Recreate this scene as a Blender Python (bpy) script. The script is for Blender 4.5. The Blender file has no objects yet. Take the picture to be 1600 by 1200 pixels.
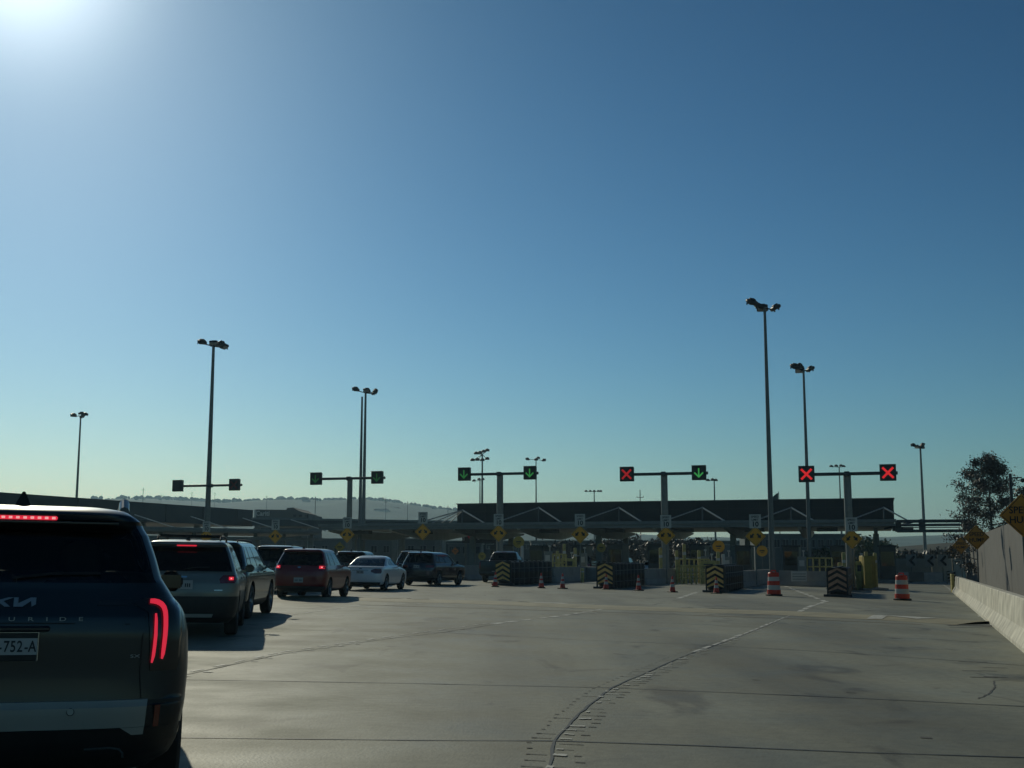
import bpy, bmesh, math, random
from math import radians, sin, cos, tan, atan, atan2, pi, sqrt
from mathutils import Vector, Matrix, noise
S = bpy.context.scene
COL = S.collection
HAZE = 0.00025
# ------------------------------------------------------------------ camera
F = 1900.0                      # focal length in photograph pixels (1600 wide)
CH = 1.45                       # eye height
PITCH = atan(272 / F)
SN, CS = sin(PITCH), cos(PITCH)
TILT = 0.0164                   # cross fall of the apron, down to the right
cd = bpy.data.cameras.new('camera'); cam = bpy.data.objects.new('camera', cd); COL.objects.link(cam)
cd.sensor_width = 36; cd.lens = F / 1600 * 36; cd.clip_start = 0.1; cd.clip_end = 9000
cam.location = (0, 0, CH); cam.rotation_euler = (pi / 2 + PITCH, 0, 0)
S.camera = cam
# ------------------------------------------------------------------ world, sun, exposure
SUN_EL, SUN_AZ = radians(26.3), radians(-23.3)
w = bpy.data.worlds.new('World'); S.world = w; w.use_nodes = True
nt = w.node_tree; nt.nodes.clear()
out = nt.nodes.new('ShaderNodeOutputWorld'); bg = nt.nodes.new('ShaderNodeBackground'); sky = nt.nodes.new('ShaderNodeTexSky')
sky.sky_type = 'NISHITA'; sky.sun_disc = False; sky.sun_elevation = SUN_EL; sky.sun_rotation = SUN_AZ
sky.air_density = 1.0; sky.dust_density = 0.35; sky.ozone_density = 3.0; sky.altitude = 60
# aureole: light scattered forward by the air close to the sun (fixed in the world, round the sun's direction)
tc = nt.nodes.new('ShaderNodeTexCoord'); dot = nt.nodes.new('ShaderNodeVectorMath'); dot.operation = 'DOT_PRODUCT'
SUNV = (sin(SUN_AZ) * cos(SUN_EL), cos(SUN_AZ) * cos(SUN_EL), sin(SUN_EL))
dot.inputs[1].default_value = SUNV
nt.links.new(tc.outputs['Generated'], dot.inputs[0])
mx = nt.nodes.new('ShaderNodeMath'); mx.operation = 'MAXIMUM'; mx.inputs[1].default_value = 0.0
nt.links.new(dot.outputs['Value'], mx.inputs[0])
def powmul(e, k):
    p = nt.nodes.new('ShaderNodeMath'); p.operation = 'POWER'; p.inputs[1].default_value = e
    nt.links.new(mx.outputs[0], p.inputs[0])
    m = nt.nodes.new('ShaderNodeMath'); m.operation = 'MULTIPLY'; m.inputs[1].default_value = k
    nt.links.new(p.outputs[0], m.inputs[0]); return m
pa, pb = powmul(*HALO_A) if 'HALO_A' in globals() else powmul(420, 18.0), powmul(40, 1.2)
ad = nt.nodes.new('ShaderNodeMath'); nt.links.new(pa.outputs[0], ad.inputs[0]); nt.links.new(pb.outputs[0], ad.inputs[1])
tint = nt.nodes.new('ShaderNodeMix'); tint.data_type = 'RGBA'; tint.blend_type = 'MULTIPLY'; tint.inputs[0].default_value = 1.0
tint.inputs[7].default_value = (0.80, 1.0, 0.93, 1)
nt.links.new(sky.outputs[0], tint.inputs[6])
hal = nt.nodes.new('ShaderNodeVectorMath'); hal.operation = 'SCALE'; hal.inputs[0].default_value = (0.93, 1.0, 1.0)
nt.links.new(ad.outputs[0], hal.inputs[3])
sm = nt.nodes.new('ShaderNodeVectorMath'); sm.operation = 'ADD'
K_ = 0.0462                     # contrast curve of this clear, deep sky, per channel
sp_ = nt.nodes.new('ShaderNodeSeparateXYZ'); cb_ = nt.nodes.new('ShaderNodeCombineXYZ'); nt.links.new(tint.outputs[2], sp_.inputs[0])
for i_, (g_, a_) in enumerate(((1.93, 2.72), (1.67, 1.80), (1.73, 2.13))):
    m0 = nt.nodes.new('ShaderNodeMath'); m0.operation = 'MULTIPLY'; m0.inputs[1].default_value = K_; nt.links.new(sp_.outputs[i_], m0.inputs[0])
    m1 = nt.nodes.new('ShaderNodeMath'); m1.operation = 'POWER'; m1.inputs[1].default_value = g_; nt.links.new(m0.outputs[0], m1.inputs[0])
    m2 = nt.nodes.new('ShaderNodeMath'); m2.operation = 'MULTIPLY'; m2.inputs[1].default_value = a_ / K_; nt.links.new(m1.outputs[0], m2.inputs[0])
    nt.links.new(m2.outputs[0], cb_.inputs[i_])
nt.links.new(cb_.outputs[0], sm.inputs[0]); nt.links.new(hal.outputs[0], sm.inputs[1])
nt.links.new(sm.outputs[0], bg.inputs[0]); bg.inputs[1].default_value = 0.083
nt.links.new(bg.outputs[0], out.inputs[0])
sl = bpy.data.lights.new('sun', 'SUN'); sl.energy = 3.5; sl.angle = radians(0.5); sl.color = (1.0, 0.94, 0.72)
so = bpy.data.objects.new('sun', sl); COL.objects.link(so)
so.rotation_euler = Vector(SUNV).to_track_quat('Z', 'Y').to_euler(); so.location = (-20, 50, 60)
S.view_settings.view_transform = 'Standard'; S.view_settings.look = 'None'; S.view_settings.gamma = 1.0
S.view_settings.exposure = -0.7
S.cycles.max_bounces = 6; S.cycles.transparent_max_bounces = 12; S.cycles.volume_bounces = 0
S.cycles.use_denoising = True

# ------------------------------------------------------------------ geometry of the picture -> the place
def gz(x, y=0):
    if x < -60: return TILT * 60
    if x > 60: return -TILT * 60
    return -TILT * x
def XW(px, d, z=None):
    z = CH if z is None else z
    return (px - 800) * (d * CS + (z - CH) * SN) / F
def ZW(py, d):
    v = (600 - py) / F
    # v = (-(d) SN + h CS)/(d CS + h SN)
    h = d * (v * CS + SN) / (CS - v * SN)
    return CH + h
def G(px, py):
    u = (px - 800) / F; v = (600 - py) / F
    dx, dy, dz = u, CS - v * SN, SN + v * CS
    t = -CH / (dz + TILT * dx)
    return Vector((dx * t, dy * t, gz(dx * t)))
def onground(px, d):
    x = XW(px, d, 0.0); return Vector((x, d, gz(x)))
AX = radians(16.5)              # the plaza's own axis, to the right of the view
FV = Vector((cos(AX), -sin(AX), 0)); AV = Vector((sin(AX), cos(AX), 0))

# ------------------------------------------------------------------ materials
MATS = {}
def mat(name, color, rough=0.6, metal=0.0, var=0.12, scale=3.0, bump=0.0, coat=0.0, emit=0.0, dirt=None, spec=0.5, bscale=None):
    if name in MATS: return MATS[name]
    m = bpy.data.materials.new(name); m.use_nodes = True; n = m.node_tree; L = n.links
    b = n.nodes['Principled BSDF']; b.inputs['Roughness'].default_value = rough; b.inputs['Metallic'].default_value = metal
    b.inputs['Specular IOR Level'].default_value = spec
    if coat: b.inputs['Coat Weight'].default_value = coat; b.inputs['Coat Roughness'].default_value = 0.06
    t = n.nodes.new('ShaderNodeTexCoord'); no = n.nodes.new('ShaderNodeTexNoise'); no.inputs['Scale'].default_value = scale
    no.inputs['Detail'].default_value = 6; L.new(t.outputs['Object'], no.inputs['Vector'])
    cr = n.nodes.new('ShaderNodeValToRGB'); c = color
    cr.color_ramp.elements[0].position = 0.3; cr.color_ramp.elements[1].position = 0.7
    cr.color_ramp.elements[0].color = tuple(max(0, v * (1 - var)) for v in c) + (1,)
    cr.color_ramp.elements[1].color = tuple(min(1, v * (1 + var)) for v in c) + (1,)
    L.new(no.outputs[0], cr.inputs[0]); L.new(cr.outputs[0], b.inputs['Base Color'])
    if emit:
        b.inputs['Emission Color'].default_value = tuple(c) + (1,); b.inputs['Emission Strength'].default_value = emit
    if bump:
        nb = n.nodes.new('ShaderNodeTexNoise'); nb.inputs['Scale'].default_value = bscale or scale * 12; nb.inputs['Detail'].default_value = 5
        L.new(t.outputs['Object'], nb.inputs['Vector'])
        bp = n.nodes.new('ShaderNodeBump'); bp.inputs['Strength'].default_value = bump; bp.inputs['Distance'].default_value = 0.02
        L.new(nb.outputs[0], bp.inputs['Height']); L.new(bp.outputs[0], b.inputs['Normal'])
    MATS[name] = m; return m
def glass(name, tintc=(0.25, 0.3, 0.3), refl=0.1):
    if name in MATS: return MATS[name]
    m = bpy.data.materials.new(name); m.use_nodes = True; n = m.node_tree; L = n.links; n.nodes.clear()
    o = n.nodes.new('ShaderNodeOutputMaterial'); tr = n.nodes.new('ShaderNodeBsdfTransparent'); tr.inputs[0].default_value = tuple(tintc) + (1,)
    gl = n.nodes.new('ShaderNodeBsdfGlossy'); gl.inputs['Roughness'].default_value = 0.04; gl.inputs[0].default_value = (0.9, 0.95, 1, 1)
    fr = n.nodes.new('ShaderNodeFresnel'); fr.inputs[0].default_value = 1.5
    mi = n.nodes.new('ShaderNodeMixShader'); L.new(fr.outputs[0], mi.inputs[0]); L.new(tr.outputs[0], mi.inputs[1]); L.new(gl.outputs[0], mi.inputs[2])
    L.new(mi.outputs[0], o.inputs[0]); MATS[name] = m; return m

# ------------------------------------------------------------------ mesh helper
class MB:
    def __init__(s): s.v = []; s.f = []; s.m = []
    def quadmesh(s, vs, fs, mi=0):
        b = len(s.v); s.v += [tuple(p) for p in vs]; s.f += [tuple(b + i for i in f) for f in fs]; s.m += [mi] * len(fs); return s
    def box(s, c, d, rz=0.0, mi=0, rx=0.0, ry=0.0, bev=0.0):
        c = Vector(c); R = Matrix.Rotation(rz, 3, 'Z') @ Matrix.Rotation(ry, 3, 'Y') @ Matrix.Rotation(rx, 3, 'X')
        hx, hy, hz = d[0] / 2, d[1] / 2, d[2] / 2
        if bev <= 0:
            vs = [c + R @ Vector((x * hx, y * hy, z * hz)) for z in (-1, 1) for x, y in ((-1, -1), (1, -1), (1, 1), (-1, 1))]
            return s.quadmesh(vs, [(3, 2, 1, 0), (4, 5, 6, 7), (0, 1, 5, 4), (1, 2, 6, 5), (2, 3, 7, 6), (3, 0, 4, 7)], mi)
        bev = min(bev, hx * .9, hy * .9, hz * .9); vs = []
        for zz, ins in ((-hz, bev), (-hz + bev, 0), (hz - bev, 0), (hz, bev)):
            ax, ay = hx - ins, hy - ins; k = bev * .6
            for x, y in ((-ax + k, -ay), (ax - k, -ay), (ax, -ay + k), (ax, ay - k), (ax - k, ay), (-ax + k, ay), (-ax, ay - k), (-ax, -ay + k)):
                vs.append(c + R @ Vector((x, y, zz)))
        fs = [tuple(range(7, -1, -1)), tuple(range(24, 32))]
        for l in range(3):
            for i in range(8):
                j = (i + 1) % 8; fs.append((l * 8 + i, l * 8 + j, l * 8 + 8 + j, l * 8 + 8 + i))
        return s.quadmesh(vs, fs, mi)
    def tube(s, p0, p1, r0, r1=None, n=10, mi=0, caps=True):
        p0, p1 = Vector(p0), Vector(p1); r1 = r0 if r1 is None else r1
        q = (p1 - p0).to_track_quat('Z', 'Y'); vs = []
        for p, r in ((p0, r0), (p1, r1)):
            for i in range(n):
                a = 2 * pi * i / n; vs.append(p + q @ Vector((cos(a) * r, sin(a) * r, 0)))
        fs = [(i, (i + 1) % n, n + (i + 1) % n, n + i) for i in range(n)]
        if caps: fs += [tuple(range(n - 1, -1, -1)), tuple(range(n, 2 * n))]
        return s.quadmesh(vs, fs, mi)
    def path(s, pts, r, n=8, mi=0):
        for a, b in zip(pts, pts[1:]): s.tube(a, b, r, r, n, mi)
        return s
    def lathe(s, prof, c=(0, 0, 0), n=20, axis='Z', mi=0, mis=None):
        c = Vector(c); vs = []; fs = []; ms = []
        for r, z in prof:
            for i in range(n):
                a = 2 * pi * i / n
                p = Vector((r * cos(a), r * sin(a), z)) if axis == 'Z' else Vector((z, r * cos(a), r * sin(a)))
                vs.append(c + p)
        for l in range(len(prof) - 1):
            for i in range(n):
                j = (i + 1) % n; fs.append((l * n + i, l * n + j, l * n + n + j, l * n + n + i)); ms.append(mis[l] if mis else mi)
        b = len(s.v); s.v += [tuple(p) for p in vs]; s.f += [tuple(b + i for i in f) for f in fs]; s.m += ms
        return s
    def prism(s, poly, y0, y1, mi=0, M=None):
        """poly: (x, z) points, anticlockwise seen from -y; extruded from y0 to y1"""
        n = len(poly); vs = [Vector((x, y0, z)) for x, z in poly] + [Vector((x, y1, z)) for x, z in poly]
        if M: vs = [M @ p for p in vs]
        fs = [tuple(range(n)), tuple(range(2 * n - 1, n - 1, -1))] + [(i, n + i, n + (i + 1) % n, (i + 1) % n) for i in range(n)]
        return s.quadmesh(vs, fs, mi)
    def build(s, name, mats, parent=None, smooth=0, loc=None, fix=True):
        me = bpy.data.meshes.new(name); me.from_pydata(s.v, [], s.f)
        mats = mats if isinstance(mats, (list, tuple)) else [mats]
        for m in mats: me.materials.append(m)
        me.polygons.foreach_set('material_index', s.m)
        if fix:
            bm = bmesh.new(); bm.from_mesh(me); bmesh.ops.recalc_face_normals(bm, faces=bm.faces); bm.to_mesh(me); bm.free()
        if smooth:
            me.polygons.foreach_set('use_smooth', [True] * len(me.polygons)); me.set_sharp_from_angle(angle=radians(smooth))
        me.update()
        o = bpy.data.objects.new(name, me); COL.objects.link(o)
        if parent: o.parent = parent
        if loc is not None: o.location = loc
        return o
def tag(o, label=None, cat=None, group=None, kind=None):
    if label: o['label'] = label
    if cat: o['category'] = cat
    if group: o['group'] = group
    if kind: o['kind'] = kind
    return o
def thing(name, label, cat, loc=(0, 0, 0), rz=0.0, group=None):
    o = bpy.data.objects.new(name, None); COL.objects.link(o); o.empty_display_size = 0.2
    o.location = loc; o.rotation_euler = (0, 0, rz); return tag(o, label, cat, group)
def dup(o, loc=None, rz=None, label=None, group=None):
    def cp(a, par):
        c = a.copy(); COL.objects.link(c); c.parent = par
        for ch in list(a.children): cp(ch, c)
        return c
    c = cp(o, None)
    if loc is not None: c.location = loc
    if rz is not None: c.rotation_euler = (0, 0, rz)
    return tag(c, label, None, group)
def text(name, body, size, m, parent=None, loc=(0, 0, 0), rz=0.0, sx=1.0, ext=0.002, face='-Y', bold=0.0, align='CENTER'):
    cu = bpy.data.curves.new(name, 'FONT'); cu.body = body; cu.size = size; cu.extrude = ext; cu.align_x = align; cu.align_y = 'CENTER'
    cu.offset = bold; cu.resolution_u = 3
    to = bpy.data.objects.new(name, cu); COL.objects.link(to)
    bpy.context.view_layer.update()
    me = bpy.data.meshes.new_from_object(to.evaluated_get(bpy.context.evaluated_depsgraph_get()))
    bpy.data.objects.remove(to); bpy.data.curves.remove(cu)
    M = Matrix.Rotation(rz, 4, 'Z') @ Matrix.Rotation(pi / 2, 4, 'X') @ Matrix.Diagonal((sx, 1, 1, 1))
    me.transform(M); me.materials.clear(); me.materials.append(m)
    o = bpy.data.objects.new(name, me); COL.objects.link(o); o.location = loc
    if parent: o.parent = parent
    return o

# ------------------------------------------------------------------ palette
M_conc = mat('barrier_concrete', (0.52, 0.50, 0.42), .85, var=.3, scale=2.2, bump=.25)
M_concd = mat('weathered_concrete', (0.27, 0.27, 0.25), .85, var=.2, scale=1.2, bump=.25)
M_galv = mat('galvanised_steel', (0.15, 0.165, 0.165), .5, .6, var=.12, scale=4)
M_post = mat('grey_painted_steel', (0.20, 0.22, 0.21), .55, .2, var=.12, scale=3)
M_dark = mat('dark_metal', (0.03, 0.035, 0.04), .5, .3)
M_black = mat('matt_black', (0.012, 0.012, 0.013), .7)
M_hdpe = mat('black_plastic_cylinder', (0.011, 0.012, 0.017), .5, var=.3, scale=4, spec=.3)
M_yel = mat('sign_yellow', (0.80, 0.37, 0.02), .55, var=.08, scale=5)
M_yel2 = mat('dull_yellow', (0.36, 0.27, 0.04), .6, var=.15, scale=5)
M_org = mat('sign_orange', (0.60, 0.17, 0.01), .55, var=.08)
M_white = mat('sign_white', (0.50, 0.51, 0.48), .55, var=.08)
M_bollard = mat('faded_yellow_paint', (0.42, 0.37, 0.13), .7, var=.3, scale=6)
M_red = mat('cone_orange_red', (0.62, 0.035, 0.01), .5, var=.1)
M_chev = mat('chevron_yellow', (0.80, 0.52, 0.16), .6, var=.2, scale=6)
M_chevf = mat('faded_chevron_pink', (0.46, 0.27, 0.17), .65, var=.3, scale=6)
M_can = mat('canopy_grey', (0.26, 0.28, 0.28), .6, .1, var=.12, scale=1.0)
M_canl = mat('canopy_light_metal', (0.58, 0.60, 0.58), .55, .0, var=.1, scale=1.0)
M_canb = mat('canopy_black_cladding', (0.006, 0.011, 0.016), .6, var=.25, scale=.6, spec=.25)
M_booth = mat('booth_dark_panel', (0.01, 0.016, 0.024), .35, var=.3, scale=1.5)
M_steelb = mat('blue_grey_steel', (0.04, 0.065, 0.08), .5, .3, var=.2, scale=1)
M_rubber = mat('tyre_rubber', (0.014, 0.014, 0.014), .8, var=.2, scale=6)
M_rim = mat('alloy_rim', (0.32, 0.33, 0.34), .3, .85)
M_plast = mat('black_trim_plastic', (0.016, 0.017, 0.018), .55, var=.2, scale=8)
M_seat = mat('dark_seat_fabric', (0.018, 0.018, 0.02), .8)
M_plate = mat('number_plate_white', (0.45, 0.46, 0.46), .45, var=.05)
M_chrome = mat('satin_chrome', (0.45, 0.47, 0.48), .25, .9)
M_lens = mat('red_lens_unlit', (0.16, 0.006, 0.008), .15, coat=.8)
M_lit = mat('brake_lamp_lit', (1.0, 0.03, 0.06), .4, var=.03, emit=1.05)
M_litc = mat('brake_lamp_core', (1.0, 0.42, 0.40), .4, var=.03, emit=1.3)
M_glass = glass('car_glass', (0.30, 0.34, 0.34))
M_clear = glass('windshield_glass', (0.72, 0.78, 0.76))
M_rod = mat('sunlit_rod_tint', (0.75, 0.75, 0.72), .5, var=.03)  # sunlight put into the colour; the paired front rods stay grey
M_glassd = glass('privacy_glass', (0.045, 0.05, 0.055))
M_glassk = glass('rear_privacy_glass', (0.55, 0.58, 0.57))
M_headl = mat('headlamp_lens', (0.4, 0.42, 0.44), .1, coat=1)
# ------------------------------------------------------------------ ground
def ground_mat():
    m = bpy.data.materials.new('apron_concrete'); m.use_nodes = True; n = m.node_tree; L = n.links; b = n.nodes['Principled BSDF']
    t = n.nodes.new('ShaderNodeTexCoord')
    def ns(sc, det, stretch=None, dist=0.0):
        x = n.nodes.new('ShaderNodeTexNoise'); x.inputs['Scale'].default_value = sc; x.inputs['Detail'].default_value = det
        x.inputs['Distortion'].default_value = dist
        if stretch:
            mp = n.nodes.new('ShaderNodeMapping'); mp.inputs['Scale'].default_value = stretch; mp.inputs['Rotation'].default_value = (0, 0, AX)
            L.new(t.outputs['Object'], mp.inputs[0]); L.new(mp.outputs[0], x.inputs['Vector'])
        else: L.new(t.outputs['Object'], x.inputs['Vector'])
        return x
    def ramp(src, p0, c0, p1, c1):
        r = n.nodes.new('ShaderNodeValToRGB'); r.color_ramp.elements[0].position = p0; r.color_ramp.elements[1].position = p1
        r.color_ramp.elements[0].color = c0 + (1,); r.color_ramp.elements[1].color = c1 + (1,); L.new(src, r.inputs[0]); return r
    def mul(a, b_, f=1.0):
        x = n.nodes.new('ShaderNodeMix'); x.data_type = 'RGBA'; x.blend_type = 'MULTIPLY'; x.inputs[0].default_value = f
        L.new(a, x.inputs[6]); L.new(b_, x.inputs[7]); return x.outputs[2]
    base = ramp(ns(.22, 8, dist=.6).outputs[0], .32, (.185, .187, .135), .68, (.27, .27, .20))
    fine = ramp(ns(9, 10).outputs[0], .3, (.82, .82, .82), .7, (1.08, 1.08, 1.08))
    wear = ramp(ns(.42, 7, (1.0, .16, 1), .3).outputs[0], .36, (.62, .62, .60), .58, (1.04, 1.04, 1.04))
    oil = ramp(ns(.9, 6, (1, .45, 1), 1.2).outputs[0], .30, (.45, .44, .42), .40, (1, 1, 1))
    speck = ramp(ns(55, 3).outputs[0], .28, (.7, .7, .7), .42, (1, 1, 1))
    track = ramp(ns(.5, 4, (1.0, .035, 1), .2).outputs[0], .38, (.80, .80, .79), .52, (1, 1, 1))
    c = mul(mul(mul(mul(mul(base.outputs[0], fine.outputs[0]), wear.outputs[0]), oil.outputs[0]), speck.outputs[0], .7), track.outputs[0])
    L.new(c, b.inputs['Base Color'])
    rr = ramp(ns(.8, 6).outputs[0], .3, (.58, .58, .58), .7, (.78, .78, .78)); L.new(rr.outputs[0], b.inputs['Roughness'])
    bp = n.nodes.new('ShaderNodeBump'); bp.inputs['Strength'].default_value = .35; bp.inputs['Distance'].default_value = .01
    L.new(ns(38, 8).outputs[0], bp.inputs['Height']); L.new(bp.outputs[0], b.inputs['Normal'])
    return m
M_ground = ground_mat()
mb = MB()
xs = [-3500, -60] + [x for x in range(-50, 60, 10)] + [60, 3500]; ys = [-60, 0, 20, 40, 80, 160, 400, 1200, 4500]
vs = [(x, y, gz(x)) for y in ys for x in xs]; nx = len(xs)
mb.quadmesh(vs, [(j * nx + i, j * nx + i + 1, (j + 1) * nx + i + 1, (j + 1) * nx + i) for j in range(len(ys) - 1) for i in range(nx - 1)])
tag(mb.build('ground', M_ground, fix=False), kind='structure')

M_crack = mat('joint_sealant', (0.016, 0.016, 0.015), .6)
M_crack2 = mat('saw_cut_line', (0.075, 0.075, 0.068), .8)
M_scuff = mat('white_scuffed_paint', (0.50, 0.50, 0.45), .7, var=.3, scale=12)
M_faint = mat('faded_white_line', (0.33, 0.33, 0.29), .7, var=.25, scale=8)
M_humpy = mat('faded_yellow_band', (0.30, 0.27, 0.17), .7, var=.22, scale=1.2)
M_rust = mat('rust_stain', (0.16, 0.12, 0.075), .8, var=.35, scale=2)
AC = [-1 + i / 3 for i in range(7)]
def strip(mb, pts, wid, lift=0.004, jit=0.0, seg=0.35, rnd=None, drape=None):
    """flat band along ground points (Vectors), draped on the apron"""
    P = [Vector((p.x, p.y, 0)) for p in pts]; Q = []
    for a, b in zip(P, P[1:]):
        k = max(1, int((b - a).length / (.12 if drape else seg))) if jit or drape else 1
        for i in range(k): Q.append(a.lerp(b, i / k))
    Q.append(P[-1]); r = rnd or random; vs = []
    for i, p in enumerate(Q):
        d = (Q[min(i + 1, len(Q) - 1)] - Q[max(i - 1, 0)]).normalized(); nrm = Vector((-d.y, d.x, 0))
        o = r.uniform(-jit, jit); ww = wid * (1 + (r.uniform(-.35, .35) if jit else 0))
        for s_ in (AC if drape else (-1, 1)):
            q = p + nrm * (o + s_ * ww / 2); vs.append((q.x, q.y, gz(q.x) + lift + (drape(q) if drape else 0)))
    k = 7 if drape else 2
    mb.quadmesh(vs, [(k * i + j, k * i + j + 1, k * i + k + j + 1, k * i + k + j) for i in range(len(Q) - 1) for j in range(k - 1)])
def gp(l): return [G(x, y) for x, y in l]
random.seed(4)
jb = MB()   # transverse joints
for l in ([(-300, 1152), (290, 1153), (640, 1157), (866, 1158), (1100, 1166), (1340, 1176), (1600, 1184), (1800, 1191)],
          [(-200, 1052), (290, 1062), (640, 1068), (955, 1075), (1250, 1087), (1600, 1104), (1800, 1113)],
          [(290, 977), (450, 984), (700, 989), (905, 1000), (1080, 1007)], [(1080, 1007), (1300, 1019), (1600, 1040)],
          [(420, 949), (700, 958), (1000, 971), (1200, 981)]):
    d = 1 if l[0][1] > 1000 else .8
    strip(jb, gp(l), .034 * d, .004, .006)
tag(jb.build('expansion_joint', M_crack, fix=False), kind='structure')
wb = MB(); cb = MB(); db = MB(); fb = MB()
def stitched(l, w_=.018, pitch=.25, scuff=1.0, dashes=True):
    """a longitudinal joint with its cross stitches and worn white paint"""
    P = gp(l); strip(cb if dashes else fb, P, w_, .006, .008, .3)
    for a, b in zip(P, P[1:]):
        L_ = (b - a).length; d = (b - a).normalized(); k = int(L_ / pitch)
        across = Vector((d.y, -d.x, 0))
        sk = Vector((1, -.18, 0)).normalized()
        for i in range(k):
            p = a.lerp(b, (i + .5) / k)
            if dashes:
                for s_ in (-1, 1):
                    off = .17 + random.uniform(-.01, .01)
                    q0 = p + sk * s_ * off
                    ln = random.uniform(.025, .045) * (1 if s_ < 0 else 2.2)
                    if random.random() < (.95 if s_ < 0 else .6): strip(db, [q0, q0 + sk * ln * s_], random.uniform(.025, .045), .005)
                    if random.random() < .35: strip(fb, [p + sk * s_ * .04, q0], .022, .004)
            if random.random() < .8 * scuff:
                c = p + sk * random.uniform(-.02, .06)
                strip(wb, [c, c + sk * random.uniform(.03, .14)], random.uniform(.03, .12), .0075, .018, .022)
stitched([(850, 1290), (852, 1215), (862, 1185), (866, 1158), (905, 1115), (955, 1075), (1010, 1051), (1070, 1025), (1130, 1004)], .022)
stitched([(1130, 1004), (1180, 985), (1240, 960)], .03, .5, 1.0, False)
dashes_late = [([(1085, 1019), (1130, 1003), (1180, 984), (1240, 959.5)], .09, .7, .25)]
stitched([(140, 1085), (297, 1053), (440, 1022), (600, 999), (700, 987), (770, 976)], .03, .5, .9, False)
# worn dashes along the far ends of the joints
def dashes(mb, l, wid, on, off, lift=.005):
    P = gp(l)
    for a, b in zip(P, P[1:]):
        L_ = (b - a).length; t = 0
        while t < L_:
            strip(mb, [a.lerp(b, t / L_), a.lerp(b, min(1, (t + on) / L_))], wid * random.uniform(.7, 1.2), lift, .01, .4); t += on + off * random.uniform(.6, 1.4)
dashes(wb, [(297, 1050), (440, 1019), (600, 996), (770, 973)], .07, .35, .3)
dashes(wb, [(770, 975), (880, 962), (935, 953), (966, 947)], .16, .6, .4)
dashes(wb, [(450, 961), (560, 947), (650, 944), (712, 938)], .10, .6, .6)
dashes(wb, [(1240, 960), (1265, 948), (1290, 940)], .2, 1.5, .4)
dashes(wb, [(1466, 908), (1490, 925), (1515, 942)], .14, 1.4, 1.0); dashes(wb, [(1530, 962), (1600, 1002)], .12, .8, 1.2)
dashes(wb, [(1060, 935), (1090, 925)], .2, 2, .5); dashes(wb, [(1200, 905), (1250, 925), (1290, 940)], .2, 2, 1.5)
for q_ in dashes_late: dashes(wb, *q_)
tag(cb.build('longitudinal_joint', M_crack, fix=False), kind='structure')
tag(db.build('stitch_mark', M_crack2, fix=False), kind='structure')
tag(fb.build('faint_stitch_mark', mat('faint_saw_cut', (.13, .13, .115), .8), fix=False), kind='structure')
tag(wb.build('worn_road_marking', M_scuff, fix=False), kind='structure')
# speed hump across the lanes: a low rounded ridge with faded yellow paint and white shark's-tooth arrows
HL = [(330, 930), (560, 937), (760, 942), (960, 950), (1240, 959), (1440, 969), (1540, 975)]
hp = gp(HL); hb = MB(); vs = []; prof = [(-.95, .004), (-.6, .035), (-.25, .06), (.1, .065), (.45, .05), (.75, .025), (1.0, .004)]
for i, p in enumerate(hp):
    d = (hp[min(i + 1, len(hp) - 1)] - hp[max(i - 1, 0)]); d.z = 0; d.normalize(); nrm = Vector((-d.y, d.x, 0))
    for o, h in prof: q = p + nrm * o * 1.3; vs.append((q.x, q.y, gz(q.x) + h))
k = len(prof)
hb.quadmesh(vs, [(i * k + j, i * k + j + 1, (i + 1) * k + j + 1, (i + 1) * k + j) for i in range(len(hp) - 1) for j in range(k - 1)])
tag(hb.build('speed_hump', M_humpy, smooth=50), kind='structure')
def hump_h(q):
    best = 9; 
    for a, b in zip(hp, hp[1:]):
        ax_, ay_, bx_, by_ = a.x, a.y, b.x, b.y; L2 = (bx_ - ax_) ** 2 + (by_ - ay_) ** 2
        t = max(0, min(1, ((q.x - ax_) * (bx_ - ax_) + (q.y - ay_) * (by_ - ay_)) / L2))
        dx, dy = q.x - ax_ - (bx_ - ax_) * t, q.y - ay_ - (by_ - ay_) * t; dd = sqrt(dx * dx + dy * dy)
        s_ = (bx_ - ax_) * dy - (by_ - ay_) * dx
        if abs(best) > dd: best = dd if s_ > 0 else -dd
    o = best / 1.3
    for (o0, h0), (o1, h1) in zip(prof, prof[1:]):
        if o0 <= o <= o1: return h0 + (h1 - h0) * (o - o0) / (o1 - o0)
    return 0
ab = MB()
def tri_mark(cx, cy, wpx):
    p = G(cx, cy); s_ = wpx / 2 * p.y / F
    pts = [Vector((-s_, -.35, 0)), Vector((-s_ * .25, .75, 0)), Vector((s_ * .45, .75, 0)), Vector((s_, -.55, 0))]
    P = [p + q for q in pts]
    for a, b in zip(P, P[1:]):
        strip(ab, [a, b], .4 if b is not P[-1] else .7, .009, .0, .3, drape=hump_h)
for cx, cy, wpx in ((632, 938, 60), (845, 943, 66), (1098, 953, 74), (1400, 968, 78)): tri_mark(cx, cy, wpx)
tag(ab.build('hump_arrow_marking', M_scuff, fix=False), kind='structure')
eb = MB()
for l, wd in (([(560, 945), (960, 957), (1240, 967), (1440, 976)], .12), ([(440, 943), (560, 944)], .1)):
    strip(eb, gp(l), wd, .005, .02, .6)
tag(eb.build('hump_edge_line', M_rust, fix=False), kind='structure')
sb_ = MB()
for l, wd in (([(1480, 977), (1560, 979)], .34), ([(1484, 980), (1556, 981.5)], .1)): strip(sb_, gp(l), wd, .006, .0, .2, drape=hump_h)
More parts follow.
